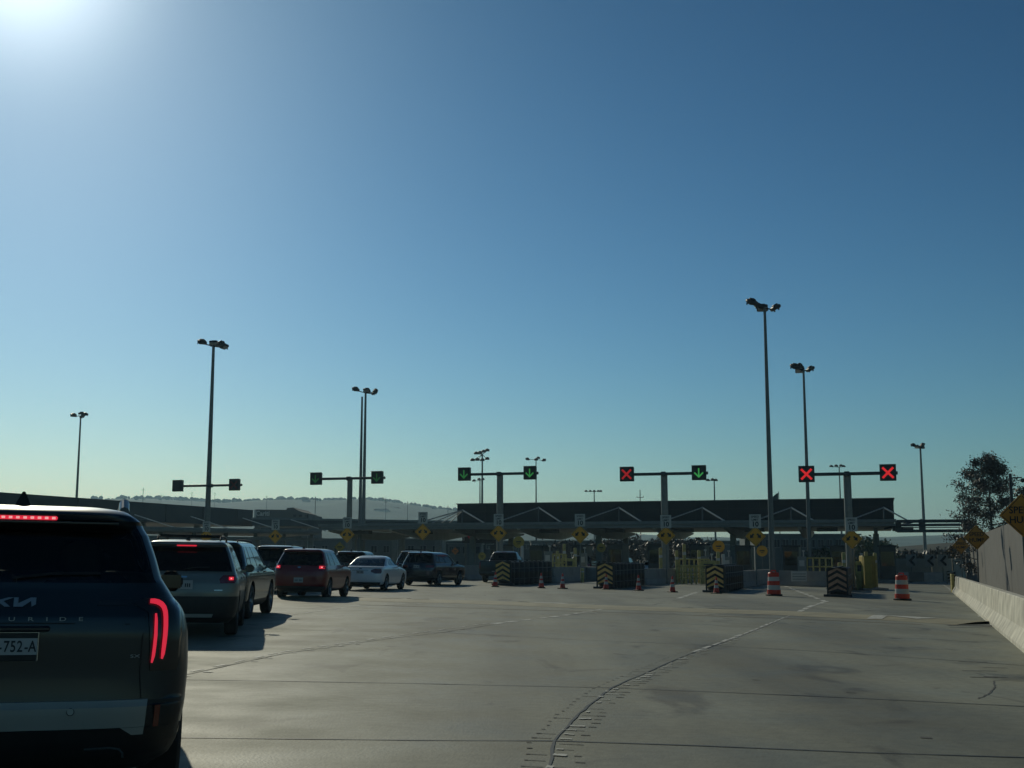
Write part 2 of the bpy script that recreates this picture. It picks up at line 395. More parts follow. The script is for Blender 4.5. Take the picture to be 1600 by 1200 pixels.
for cx, cy, w_, h_ in ((1545, 1058, 60, .05), (1530, 1048, 55, .05), (1555, 1043, 40, .04), (1520, 1034, 46, .04), (1548, 1057, 22, .12), (1447, 1153, 18, .12), (1180, 1062, 10, .05), (1330, 1082, 16, .05)):
    a = G(cx - w_ / 2, cy); b = G(cx + w_ / 2, cy + 1); strip(sb_, [a, b], h_, .004, .02, .15)
strip(sb_, gp([(1553, 1064), (1554, 1075), (1546, 1084), (1528, 1092)]), .02, .004, .01, .1)
tag(sb_.build('rubber_scuff', M_crack2, fix=False), kind='structure')

# ------------------------------------------------------------------ hills
def hill(name, pts, d0, d1, base, m, seed=0, amp=2.0):
    """a ridge: front foot at d0, crest at d1, profile from photograph heights"""
    mb = MB(); vs = []; N = 150; R = 14
    pxs = [p[0] for p in pts]
    for j in range(R + 1):
        t = j / R; d = d0 + (d1 - d0) * (t if t < .8 else t)
        for i in range(N + 1):
            px = pxs[0] + (pxs[-1] - pxs[0]) * i / N
            for a, b in zip(pts, pts[1:]):
                if a[0] <= px <= b[0]: py = a[1] + (b[1] - a[1]) * (px - a[0]) / (b[0] - a[0]); break
            H = ZW(py, d1); x = XW(px, d1, H)
            e = sin(t * pi / 2 * 1.0) ** 1.2
            z = base + (H - base) * e + amp * 3 * noise.noise(Vector((x * .004, d * .004, seed))) * (1 - abs(2 * t - 1)) + amp * noise.noise(Vector((x * .02, d * .02, seed + 3)))
            vs.append((x * (d / d1) ** .6 if False else x, d, z))
    M_ = N + 1
    fs = [(j * M_ + i, j * M_ + i + 1, (j + 1) * M_ + i + 1, (j + 1) * M_ + i) for j in range(R) for i in range(N)]
    # back slope closes the hill
    b0 = len(vs)
    for i in range(N + 1): x, y, z = vs[R * M_ + i]; vs.append((x, y + 500, base))
    fs += [(R * M_ + i, R * M_ + i + 1, b0 + i + 1, b0 + i) for i in range(N)]
    mb.quadmesh(vs, fs); return tag(mb.build(name, m, smooth=60), kind='structure'), pts
M_hill = mat('scrub_hillside', (0.075, 0.10, 0.078), .95, var=.45, scale=.012, spec=.1)
HP = [(-500, 800), (-200, 796), (60, 790), (170, 784), (230, 781), (300, 783), (370, 787), (420, 785), (470, 783), (520, 784), (580, 783), (620, 787), (660, 794), (700, 799), (760, 806), (860, 822), (1000, 838), (1200, 845), (1500, 835), (1700, 838), (2200, 850)]
hill('hill', HP, 1000, 1700, 0, M_hill, 1, 2.2)
hill('near_hill', [(1180, 866), (1300, 858), (1350, 853), (1400, 856), (1470, 850), (1560, 846), (1700, 846), (1900, 850), (2300, 866)], 330, 430, -1, mat('dry_brush_slope', (0.05, 0.042, 0.024), .95, var=.5, scale=.06, spec=.1), 5, .6)
random.seed(11)
def hy(px):
    for a, b in zip(HP, HP[1:]):
        if a[0] <= px <= b[0]: return a[1] + (b[1] - a[1]) * (px - a[0]) / (b[0] - a[0])
# crest trees, read as one mass
tb = MB(); random.seed(21)
for i in range(300):
    px = random.uniform(150, 720); t = random.random() ** .12; d = 1350 + 345 * t; H = ZW(hy(px), 1700)
    e = sin((d - 1000) / 700 * pi / 2) ** 1.2; z = H * e; x = XW(px, 1700, H); r = random.uniform(1.6, 4.2)
    for q in range(2):
        c = Vector((x + random.uniform(-r, r), d, z + r * .5)); n_ = 7; rr = r * random.uniform(.6, 1)
        prof = [(.05, -rr), (rr * .8, -rr * .5), (rr, 0), (rr * .7, rr * .55), (.05, rr * .9)]
        tb.lathe([(a * random.uniform(.8, 1.15), b) for a, b in prof], c, n_)
tag(tb.build('hillside_trees', mat('far_foliage', (0.055, 0.075, 0.055), .9, var=.4, scale=.05), smooth=60), 'far trees along the hazy hill crest', 'trees', kind='stuff')
M_h1 = mat('far_house_wall', (0.36, 0.34, 0.30), .9); M_h2 = mat('far_house_roof', (0.20, 0.13, 0.10), .9)
hl = ['leftmost far house on the hill crest above the dark roof', 'pale far house on the hill crest left of the double lamp pole']
for i, (px, dp, wd, hh) in enumerate([(246, 4, 24, 5.5), (262, 3, 14, 6), (288, 4, 20, 5), (312, 3, 26, 6), (350, 5, 14, 4), (405, 5, 16, 5), (478, 12, 9, 11), (501, 16, 12, 4), (514, 11, 14, 4), (592, 12, 16, 4), (596, 21, 18, 5), (566, 20, 14, 4), (618, 15, 12, 5), (640, 10, 13, 5), (668, 6, 13, 5)]):
    d = 1650 - dp * 12; H = ZW(hy(px) + dp * .8, d); x = XW(px, d, H)
    nm = ['hill crest', 'slope'][dp > 8]
    t = thing('hillside_house', f'tiny pale house on the hazy hill {nm}, hill house {i + 1} from the left', 'house', (x, d, H - 4), 0, 'houses on the hazy hill')
    MB().box((0, 0, (hh + 2) / 2), (wd, 9, hh + 2)).build('wall', M_h1, t)
    MB().prism([(-wd / 2 - .5, hh + 2), (wd / 2 + .5, hh + 2), (wd / 2 - 2, hh + 3.6), (-wd / 2 + 2, hh + 3.6)], -5, 5).build('roof', M_h2, t)
    wmb = MB()
    for k in range(int(wd // 4)): MB().box((-wd / 2 + 2 + k * 4, -4.55, 3.6), (1.3, .1, 1.6)).build('window', M_dark, t)
for i, (px, top, d) in enumerate([(224, 762, 900), (252, 772, 1300), (300, 768, 1250), (336, 769, 1350), (417, 774, 1250), (493, 776, 700), (603, 781, 900), (637, 783, 900), (563, 773, 1300), (700, 790, 900)]):
    z = ZW(top, d); x = XW(px, d, z)
    t = thing('utility_pole', f'far thin utility pole against the hazy hill, pole {i + 1} counted from the left', 'utility pole', (x, d, 0), 0, 'utility poles far off by the hill')
    MB().tube((0, 0, -2), (0, 0, z), .35, .2, 6).build('pole', M_dark, t)
    MB().box((0, 0, z - 1.6), (3.0, .25, .25)).build('crossarm', M_dark, t)
for px, top, d in [(1000, 762, 420)]:
    z = ZW(top, d); x = XW(px, d, z)
    t = thing('utility_pole', 'dark utility pole with crossarm standing above the middle of the black roof', 'utility pole', (x, d, gz(x)))
    MB().tube((0, 0, -1), (0, 0, z), .22, .14, 8).build('pole', M_dark, t)
    c = MB(); c.box((0, 0, z - 2.6), (2.4, .2, .18)); c.box((-1.1, 0, z - 2.3), (.14, .14, .5)); c.box((1.1, 0, z - 2.3), (.14, .14, .5)); c.build('crossarm', M_dark, t)
# ------------------------------------------------------------------ vehicles
class Shape:
    """stack of plan outlines: (z, rear y, front y, half width, rear corner depth, front corner depth)"""
    def __init__(s, lv, n=3.2, dense=5):
        s.n = n; s.lv = []
        for i in range(len(lv) - 1):
            p0, p1, p2, p3 = lv[max(i - 1, 0)], lv[i], lv[i + 1], lv[min(i + 2, len(lv) - 1)]
            k = dense if p2[0] - p1[0] > .03 else 2
            for j in range(k):
                t = j / k; q = []
                for c in range(6):
                    m1 = (p2[c] - p0[c]) / 2; m2 = (p3[c] - p1[c]) / 2; dl = p2[c] - p1[c]
                    # limited tangents keep hood and deck edges crisp
                    if dl == 0: m1 = m2 = 0
                    else:
                        m1 = 0 if m1 / dl < 0 else min(abs(m1), 1.5 * abs(dl)) * (1 if dl > 0 else -1)
                        m2 = 0 if m2 / dl < 0 else min(abs(m2), 1.5 * abs(dl)) * (1 if dl > 0 else -1)
                    h = ((2 * t**3 - 3 * t**2 + 1) * p1[c] + (t**3 - 2 * t**2 + t) * m1 + (-2 * t**3 + 3 * t**2) * p2[c] + (t**3 - t**2) * m2)
                    if c == 0: h = p1[0] + (p2[0] - p1[0]) * t
                    q.append(h)
                s.lv.append(tuple(q))
        s.lv.append(tuple(lv[-1]))
    def at(s, z):
        L = s.lv
        if z <= L[0][0]: return L[0]
        for a, b in zip(L, L[1:]):
            if z <= b[0]:
                t = (z - a[0]) / max(1e-6, b[0] - a[0]); return tuple(a[i] + (b[i] - a[i]) * t for i in range(6))
        return L[-1]
    def rear(s, x, z):
        _, yr, yf, w, dr, df = s.at(z); u = min(1, abs(x) / w); return yr + dr * (1 - (1 - u ** s.n) ** (1 / s.n))
    def front(s, x, z):
        _, yr, yf, w, dr, df = s.at(z); u = min(1, abs(x) / w); return yf - df * (1 - (1 - u ** s.n) ** (1 / s.n))
    def side(s, z): return s.at(z)[3]
M_mirr = mat('mirror_dark_glass', (.03, .035, .035), .15, coat=.4)
SIDEF = [0, .04, .09, .15, .21, .245, .31, .38, .45, .52, .555, .63, .71, .79, .87, .935, .97, 1]
def build_car(sp, place, label, cat='car', group=None, extra=None):
    x0, y0, head = place
    sh = Shape(sp['lv'], sp.get('n', 3.2)); n_ = sh.n
    root = thing(sp['name'], label, cat, (0, 0, 0), 0, group)
    NR = 10
    vs = []; rings = []
    phis = [(-1 + 2 * i / (2 * NR)) * pi / 2 for i in range(2 * NR + 1)]
    for z, yr, yf, w_, dr, df in sh.lv:
        r = []
        for ph in phis:                         # rear, from left to right
            r.append((w_ * math.copysign(abs(sin(ph)) ** (2 / n_), sin(ph)), yr + dr * (1 - max(0, cos(ph)) ** (2 / n_)), z))
        ya, yb = yr + dr, yf - df
        for f in SIDEF[1:-1]: r.append((w_ * (1 - .02 * f), ya + (yb - ya) * f, z))
        for ph in reversed(phis):
            k = .98
            r.append((w_ * k * math.copysign(abs(sin(ph)) ** (2 / n_), sin(ph)), yf - df * (1 - max(0, cos(ph)) ** (2 / n_)), z))
        for f in reversed(SIDEF[1:-1]): r.append((-w_ * (1 - .02 * f), ya + (yb - ya) * f, z))
        rings.append(r)
    K = len(rings[0]); mb = MB(); vs = [p for r in rings for p in r]; fs = []; ms = []
    g0, g1 = sp['glass']; nA = 2 * NR; nS = len(SIDEF) - 1
    for l in range(len(rings) - 1):
        zm = (rings[l][0][2] + rings[l + 1][0][2]) / 2; gl = g0 < zm < g1; rg0 = sp.get('rglass', (g0, g1)); rgl = rg0[0] < zm < rg0[1]
        for i in range(K):
            j = (i + 1) % K; m = 1 if zm < sp['clad'] else 0
            if i < nA:
                if rgl and 3 <= i < nA - 3: m = 2
                elif gl and sp.get('dpil', 0): m = 4
            elif i < nA + nS:
                q = i - nA
                if gl: m = {0: 7, 1: 11, 2: 11, 3: 11, 4: 7, 5: 5, 6: 5, 7: 5, 8: 5, 9: 7, 10: 6, 11: 6, 12: 6, 13: 6, 14: 6, 15: 7, 16: 7}[q]
                if gl and q == 4: m = 7
                if gl and q in (1, 2, 3) and not sp.get('quarter', 1): m = 0
            elif i < 2 * nA + nS:
                q = i - nA - nS
                if gl and 1 <= q < nA - 1: m = 3
                elif gl: m = 7
            else:
                q = nS - 1 - (i - 2 * nA - nS)
                if gl: m = {0: 7, 1: 12, 2: 12, 3: 12, 4: 7, 5: 8, 6: 8, 7: 8, 8: 8, 9: 7, 10: 9, 11: 9, 12: 9, 13: 9, 14: 9, 15: 7, 16: 7}[q]
                if gl and q in (1, 2, 3) and not sp.get('quarter', 1): m = 0
            fs.append((l * K + i, l * K + j, l * K + K + j, l * K + K + i)); ms.append(m)
    b = len(vs)
    fs.append(tuple(range(K - 1, -1, -1))); ms.append(1)
    t0 = (len(rings) - 1) * K; zt = rings[-1][0][2]
    cx = sum(p[1] for p in rings[-1]) / K; vs.append((0, cx, zt + .006))
    for i in range(K): fs.append((t0 + i, t0 + (i + 1) % K, b)); ms.append(0)
    mb.v = vs; mb.f = fs; mb.m = ms
    P = sp['paint']; mats = [P, sp.get('cladm', M_plast), M_glassd, M_clear, P, M_glassd, M_glass, M_black, M_glassd, M_glass, M_black, M_glassd, M_glassd]
    body = mb.build('body', mats, None)
    # wheel wells
    R = sp['wr']; wy = sp['wheels']; hw = sp['w']
    cut = MB()
    for y in wy:
        for s_ in (-1, 1): cut.tube((s_ * (hw - .30), y, R + .02), (s_ * (hw + .3), y, R + .02), R + .055, None, 28, 0)
    cu = cut.build('cut', [M_black])
    md = body.modifiers.new('b', 'BOOLEAN'); md.object = cu; md.operation = 'DIFFERENCE'; md.solver = 'EXACT'; md.material_mode = 'TRANSFER'
    bpy.context.view_layer.update()
    ev = body.evaluated_get(bpy.context.evaluated_depsgraph_get()); me = bpy.data.meshes.new_from_object(ev)
    bpy.data.objects.remove(cu); bpy.data.objects.remove(body)
    mm = [m.name if m else '' for m in me.materials]
    names = {0: 'body', 1: 'body', 4: 'body', 7: 'body', 10: 'body', 2: 'rear_window', 3: 'windshield', 5: 'side_window', 6: 'side_window', 8: 'side_window', 9: 'side_window', 11: 'side_window', 12: 'side_window'}
    keyf = {0: 0, 1: 0, 4: 0, 7: 0, 10: 0}
    parts = {}
    for p in me.polygons:
        mi = p.material_index; k = keyf.get(mi, mi)
        if k and p.center.z < min(sp['glass'][0], sp.get('rglass', (9, 9))[0]) - .1: k = 0; p.material_index = 7
        parts.setdefault(k, []).append(p)
    for k, pl in parts.items():
        idx = {}; v2 = []; f2 = []; m2 = []
        ki = k[0] if isinstance(k, tuple) else k
        for p in pl:
            f = []
            for vi in p.vertices:
                if vi not in idx: idx[vi] = len(v2); v2.append(tuple(me.vertices[vi].co))
                f.append(idx[vi])
            f2.append(f); m2.append(p.material_index if ki == 0 else 0)
        nm = names[ki]; me2 = bpy.data.meshes.new(nm); me2.from_pydata(v2, [], f2)
        if ki == 0:
            for m in me.materials: me2.materials.append(m if m else M_black)
            for m in range(len(me.materials), 13): me2.materials.append(M_black)
        else: me2.materials.append(sp.get('rgm', M_glassd) if ki == 2 else mats[ki])
        me2.polygons.foreach_set('material_index', m2)
        me2.polygons.foreach_set('use_smooth', [True] * len(f2)); me2.set_sharp_from_angle(angle=radians(38)); me2.update()
        o = bpy.data.objects.new(nm, me2); COL.objects.link(o); o.parent = root
    # wheels
    tm = MB(); wd = .115
    tm.lathe([(R * .62, -wd), (R * .9, -wd), (R * .985, -wd * .8), (R, -wd * .4), (R, wd * .4), (R * .985, wd * .8), (R * .9, wd), (R * .62, wd)], n=28, axis='X')
    rm = MB(); rm.lathe([(.0, .06), (R * .16, .06), (R * .2, .035), (R * .2, -.03)], n=16, axis='X'); rm.lathe([(R * .66, -wd + .01), (R * .60, -.02), (R * .60, wd * .7), (R * .66, wd - .005)], n=28, axis='X')
    for k in range(5):
        a = 2 * pi * k / 5
        for da in (-.16, .16):
            p0 = Vector((.045, cos(a) * R * .12, sin(a) * R * .12)); p1 = Vector((.07, cos(a + da) * R * .62, sin(a + da) * R * .62)); rm.tube(p0, p1, .02, .026, 6)
    rm.lathe([(0, -.035), (R * .6, -.035)], n=20, axis='X', mi=1)
    tyre0 = None
    for y in wy:
        for s_ in (-1, 1):
            if tyre0 is None:
                t_ = tm.build('wheel', M_rubber, root, smooth=40); r_ = rm.build('rim', [sp.get('rimm', M_rim), M_black], t_, smooth=40); tyre0 = (t_, r_)
            else:
                t_ = tyre0[0].copy(); COL.objects.link(t_); r_ = tyre0[1].copy(); COL.objects.link(r_); r_.parent = t_; t_.parent = root
            t_.location = (s_ * (hw - wd - .02), y, R); t_.rotation_euler = (0, 0, 0 if s_ > 0 else pi)
    # patch on the rear face between rows of (z, x0, x1)
    def rpatch(name, rows, m, off=.008, th=.03, parent=root, fn=None, nx=10, smooth=40, k=3):
        fn = fn or sh.rear; sg = -1 if fn == sh.rear else 1; V = []; RR = []
        for a, b_ in zip(rows, rows[1:]):
            for q in range(k): RR.append(tuple(a[c] + (b_[c] - a[c]) * q / k for c in range(3)))
        RR.append(rows[-1]); n1 = nx + 1
        for o in (off, -th):
            for z, xa, xb in RR:
                for i in range(n1):
                    x = xa + (xb - xa) * i / nx; V.append((x, fn(x, z) + sg * o, z))
        N = len(RR) * n1; Fs = []
        for j in range(len(RR) - 1):
            for i in range(nx):
                a = j * n1 + i; Fs += [(a, a + 1, a + n1 + 1, a + n1), (N + a + n1, N + a + n1 + 1, N + a + 1, N + a)]
        bd = [i for i in range(n1)] + [j * n1 + nx for j in range(1, len(RR))] + [(len(RR) - 1) * n1 + i for i in range(nx - 1, -1, -1)] + [j * n1 for j in range(len(RR) - 2, 0, -1)]
        for a, b_ in zip(bd, bd[1:] + bd[:1]): Fs.append((a, N + a, N + b_, b_))
        return MB().quadmesh(V, Fs).build(name, m, parent, smooth=smooth)
    def ribbon(name, pts, wd_, m, off=.012, parent=root, closed=False):
        """solid band along (x, z) points on the rear face"""
        V = []; n0 = len(pts)
        for i, (x, z) in enumerate(pts):
            a = pts[max(i - 1, 0)]; b_ = pts[min(i + 1, n0 - 1)]; dx, dz = b_[0] - a[0], b_[1] - a[1]; l_ = sqrt(dx * dx + dz * dz) or 1
            nx_, nz_ = -dz / l_, dx / l_; ww = wd_[i] if isinstance(wd_, (list, tuple)) else wd_
            for o in (off, -.01):
                for s_ in (-1, 1):
                    X, Z = x + nx_ * s_ * ww / 2, z + nz_ * s_ * ww / 2; V.append((X, sh.rear(X, Z) - o, Z))
        Fs = []
        for i in range(n0 - 1):
            a = 4 * i; b_ = a + 4; Fs += [(a, a + 1, b_ + 1, b_), (a + 3, a + 2, b_ + 2, b_ + 3), (a, b_, b_ + 2, a + 2), (a + 1, a + 3, b_ + 3, b_ + 1)]
        Fs += [(0, 2, 3, 1), (4 * n0 - 4, 4 * n0 - 3, 4 * n0 - 1, 4 * n0 - 2)]
        return MB().quadmesh(V, Fs).build(name, m, parent)
    H = {'root': root, 'sh': sh, 'rpatch': rpatch, 'ribbon': ribbon, 'sp': sp}
    # mirrors
    mz = sp['belt'] + sp.get('mdz', .06); my = sp['mirror']
    for s_ in (-1, 1):
        m_ = MB(); m_.box((s_ * .13, 0, 0), (.19, .13, .16), bev=.065); m_.box((-s_ * .0, .02, -.06), (.12, .07, .05))
        o = m_.build('mirror', sp.get('mirrm', P), root, smooth=60); o.location = (s_ * (sh.side(mz) + .02), my, mz)
        g_ = MB().box((s_ * .13, -.068, 0), (.15, .012, .11), bev=.004).build('mirror_glass', M_mirr, o)
    # handles
    for y in sp.get('handles', ()):
        for s_ in (-1, 1):
            hz = sp['belt'] - .1; MB().box((s_ * (sh.side(hz) * .99 + .012), y, hz), (.035, .2, .03), bev=.01).build('door_handle', sp.get('handm', P), root)
    # door seams
    # seats
    if sp.get('seats', 1):
        for y, xs_ in ((sp['seaty'][0], (-.38, .38)), (sp['seaty'][1], (-.4, .4))):
            for x in xs_:
                s_ = MB(); hb = sp['belt'] - .02 + sp.get('seatdz', 0)
                s_.box((x, y, hb - .12), (.5, .16, .62), bev=.07, rx=.12); s_.box((x, y - .08, hb + .26), (.24, .12, .18), bev=.055, rx=.1); s_.tube((x - .06, y - .06, hb + .1), (x - .06, y - .08, hb + .2), .012); s_.tube((x + .06, y - .06, hb + .1), (x + .06, y - .08, hb + .2), .012)
                s_.build('seat', M_seat, root, smooth=60)
    if sp.get('rails'):
        for s_ in (-1, 1):
            a, b_, zz, xx = sp['rails']; pts = [(s_ * xx, a, zz - .05), (s_ * xx, a + .1, zz), (s_ * (xx + .01), (a + b_) / 2, zz + .015), (s_ * xx, b_ - .12, zz - .01), (s_ * xx, b_, zz - .06)]
            r_ = MB(); r_.path(pts, sp.get('railr', .02), 8)
            r_.build('roof_rail', sp.get('railm', M_black), root, smooth=60)
            if sp.get('crossbars') and s_ > 0:
                for yy in (a + .35, b_ - .55): MB().tube((-xx, yy, zz + .02), (xx, yy, zz + .02), .022).build('roof_crossbar', M_black, root)
    if sp.get('fin'):
        y_, z_ = sp['fin']; MB().quadmesh([(-.055, -.12, -.02), (.055, -.12, -.02), (.03, .12, -.02), (-.03, .12, -.02), (-.007, -.09, .085), (.007, -.09, .085), (.005, .02, .05), (-.005, .02, .05)], [(3, 2, 1, 0), (4, 5, 6, 7), (0, 1, 5, 4), (1, 2, 6, 5), (2, 3, 7, 6), (3, 0, 4, 7)]).build('antenna', sp.get('finm', M_black), root, loc=(0, y_, z_))
    # exhaust, plate
    pz, pw = sp['plate'], .155
    if sp.get('plate_on', 1):
        pl = MB().box((0, sh.rear(0, pz) - .018, pz), (.31, .012, .155), bev=.004).build('number_plate', M_plate, root)
        yb = sh.rear(0, pz) - .026
        t_ = MB()
        for k in range(7):
            if k != 3: t_.box((-.105 + k * .035, yb, pz - .008), (.02, .003, .062))
        if sp.get('plate_marks', 1): t_.build('plate_characters', M_dark, pl)
    # tail lamps: rows of (z, x0, x1)
    for s_ in (-1, 1):
        if sp.get('tail'):
            rows = [(z, s_ * a, s_ * b_) if s_ > 0 else (z, -b_, -a) for z, a, b_ in sp['tail']]
            tl = rpatch('taillight', rows, sp.get('tailm', M_lens), .012, .03)
            if sp.get('tlit'):
                zz, a, b_, h_ = sp['tlit']
                rpatch('brake_lamp', [(zz, min(s_ * a, s_ * b_), max(s_ * a, s_ * b_)), (zz + h_, min(s_ * a, s_ * b_), max(s_ * a, s_ * b_))], M_lit, .018, .0, parent=tl, nx=3, k=1)
                c_ = (a + b_) / 2; e = (b_ - a) * .16
                if sp.get('hot', 1): rpatch('brake_lamp_core', [(zz + h_ * .3, s_ * c_ - e, s_ * c_ + e), (zz + h_ * .7, s_ * c_ - e, s_ * c_ + e)], M_litc, .022, .0, parent=tl, nx=2, k=1)
    if sp.get('chmsl'):
        z_, x_, y_, lit = sp['chmsl']
        MB().box((0, y_, z_), (2 * x_, .03, .022), bev=.006).build('third_brake_light', M_lit if lit else M_lens, root)
    # lower bumper, headlights, grille
    rb = sp['bump']; rpatch('rear_bumper', [(rb[0], -rb[2], rb[2]), (rb[1], -rb[3], rb[3])], sp.get('bumpm', M_plast), .02, .02, nx=24)
    fz = sp['belt'] - .28
    for s_ in (-1, 1):
        rpatch('headlight', [(fz - .07, min(s_ * .5, s_ * .84), max(s_ * .5, s_ * .84)), (fz + .05, min(s_ * .46, s_ * .86), max(s_ * .46, s_ * .86))], M_headl, .01, .02, fn=sh.front, nx=8)
    rpatch('grille', [(fz - .2, -.42, .42), (fz + .04, -.5, .5)], M_black, .012, .02, fn=sh.front, nx=8)
    if extra: extra(H)
    M = Matrix.Translation(Vector((x0, y0, gz(x0)))) @ Matrix.Rotation(atan(TILT), 4, 'Y') @ Matrix.Rotation(-head, 4, 'Z')
    root.matrix_world = M
    return root
def scale_lv(lv, L, W, H): return [(z * H, a * L, b * L, w_ * W, dr, df) for z, a, b, w_, dr, df in lv]
SUV = [(.24, .16, 4.5, .78, .3, .4), (.33, .05, 4.62, .87, .4, .5), (.5, .0, 4.69, .915, .42, .55), (.75, .0, 4.7, .93, .42, .6), (.92, .015, 4.66, .93, .42, .6), (1.0, .03, 4.45, .915, .4, .65),
       (1.05, .04, 4.0, .895, .38, .7), (1.10, .05, 3.55, .875, .38, .6), (1.14, .07, 3.42, .86, .36, .55), (1.3, .16, 3.16, .81, .34, .5), (1.46, .27, 2.9, .75, .3, .45), (1.56, .34, 2.72, .705, .28, .42),
       (1.60, .25, 2.62, .68, .25, .4), (1.64, .26, 2.45, .63, .22, .4), (1.67, .45, 2.25, .52, .2, .4), (1.685, .8, 2.0, .36, .2, .3)]
HATCH = SUV
SEDAN = [(.2, .15, 4.65, .78, .3, .4), (.3, .05, 4.78, .86, .42, .5), (.45, .0, 4.85, .9, .45, .55), (.65, .0, 4.86, .915, .48, .6), (.8, .02, 4.78, .91, .48, .65), (.88, .03, 4.5, .9, .48, .7),
         (.94, .05, 4.05, .885, .45, .7), (.985, .09, 3.75, .865, .4, .65), (1.0, .55, 3.62, .85, .35, .6), (1.02, .86, 3.5, .835, .3, .55), (1.15, 1.12, 3.2, .77, .28, .5), (1.28, 1.40, 2.92, .72, .25, .45), (1.345, 1.56, 2.75, .675, .25, .42),
         (1.40, 1.68, 2.6, .61, .22, .35), (1.44, 1.85, 2.42, .50, .15, .2), (1.455, 2.0, 2.3, .36, .08, .1)]
PICK = [(.38, .1, 5.3, .86, .1, .4), (.5, .02, 5.42, .95, .12, .5), (.7, 0, 5.5, .985, .12, .55), (1.0, 0, 5.5, .99, .12, .6), (1.12, .01, 5.44, .98, .12, .65), (1.2, .02, 5.2, .965, .12, .7), (1.24, .03, 4.6, .95, .12, .7),
        (1.265, .04, 4.3, .94, .12, .6), (1.275, 1.95, 4.2, .90, .15, .6), (1.30, 2.0, 4.1, .885, .15, .55), (1.5, 2.1, 3.75, .82, .15, .5), (1.7, 2.22, 3.4, .745, .15, .45), (1.76, 2.27, 3.25, .71, .15, .42),
        (1.82, 2.4, 3.1, .64, .15, .35), (1.85, 2.55, 2.95, .5, .1, .15)]
def spec(name, lv, paint, **k):
    d = dict(name=name, lv=lv, paint=paint, glass=(1.14, 1.55), clad=.4, wr=.36, wheels=(.9, 3.65), w=.93, belt=1.1, mirror=3.1, handles=(1.7, 2.6), seaty=(1.6, 2.5), cpil=1.15,
             plate=.9, tail=[(.86, .6, .88), (1.08, .62, .87)], chmsl=(1.575, .17, .27, 0), bump=(.3, .5, .8, .88), fin=(.6, 1.66), quarter=1)
    d.update(k); return d
def paint(name, c, rough=.32, metal=.25, coat=.7): return mat(name, c, rough, metal, var=.03, coat=coat)
# ---- the near SUV
KIA = [(0.24, 0.3, 4.7, 0.778, 0.3, 0.4), (0.32, 0.14, 4.85, 0.878, 0.4, 0.5), (0.42, 0.06, 4.93, 0.923, 0.45, 0.55), (0.5, 0.03, 4.97, 0.938, 0.45, 0.6), (0.62, 0.0, 5.0, 0.953, 0.45, 0.6), (0.64, 0.02, 5.0, 0.956, 0.45, 0.6), (0.8, 0.03, 5.0, 0.963, 0.45, 0.6), (1.0, 0.03, 4.98, 0.953, 0.45, 0.6),
       (1.09, 0.04, 4.9, 0.933, 0.44, 0.65), (1.14, 0.055, 4.6, 0.908, 0.42, 0.65), (1.19, 0.07, 4.1, 0.863, 0.38, 0.65), (1.24, 0.085, 3.7, 0.828, 0.34, 0.6), (1.3, 0.1, 3.6, 0.788, 0.32, 0.6), (1.42, 0.15, 3.42, 0.75, 0.3, 0.55), (1.54, 0.205, 3.22, 0.705, 0.28, 0.5),
       (1.6, 0.235, 3.02, 0.668, 0.27, 0.45), (1.62, 0.17, 2.95, 0.653, 0.24, 0.45), (1.65, 0.16, 2.85, 0.608, 0.22, 0.42), (1.68, 0.22, 2.7, 0.558, 0.22, 0.4), (1.705, 0.5, 2.4, 0.418, 0.2, 0.3), (1.712, 0.9, 2.1, 0.278, 0.2, 0.3)]
P_navy = paint('dark_navy_green_paint', (0.009, 0.017, 0.025), .3, .05, coat=.3)
M_silverp = mat('silver_bumper_plastic', (0.42, 0.42, 0.38), .5, .2, var=.05)
M_badge = mat('badge_silver', (0.34, 0.36, 0.38), .35, .5, var=.03)
M_housing = mat('smoked_lamp_housing', (0.02, 0.02, 0.02), .2, var=.05, coat=.6)
M_roofsil = mat('silver_roof_rail', (0.5, 0.51, 0.5), .35, .5)
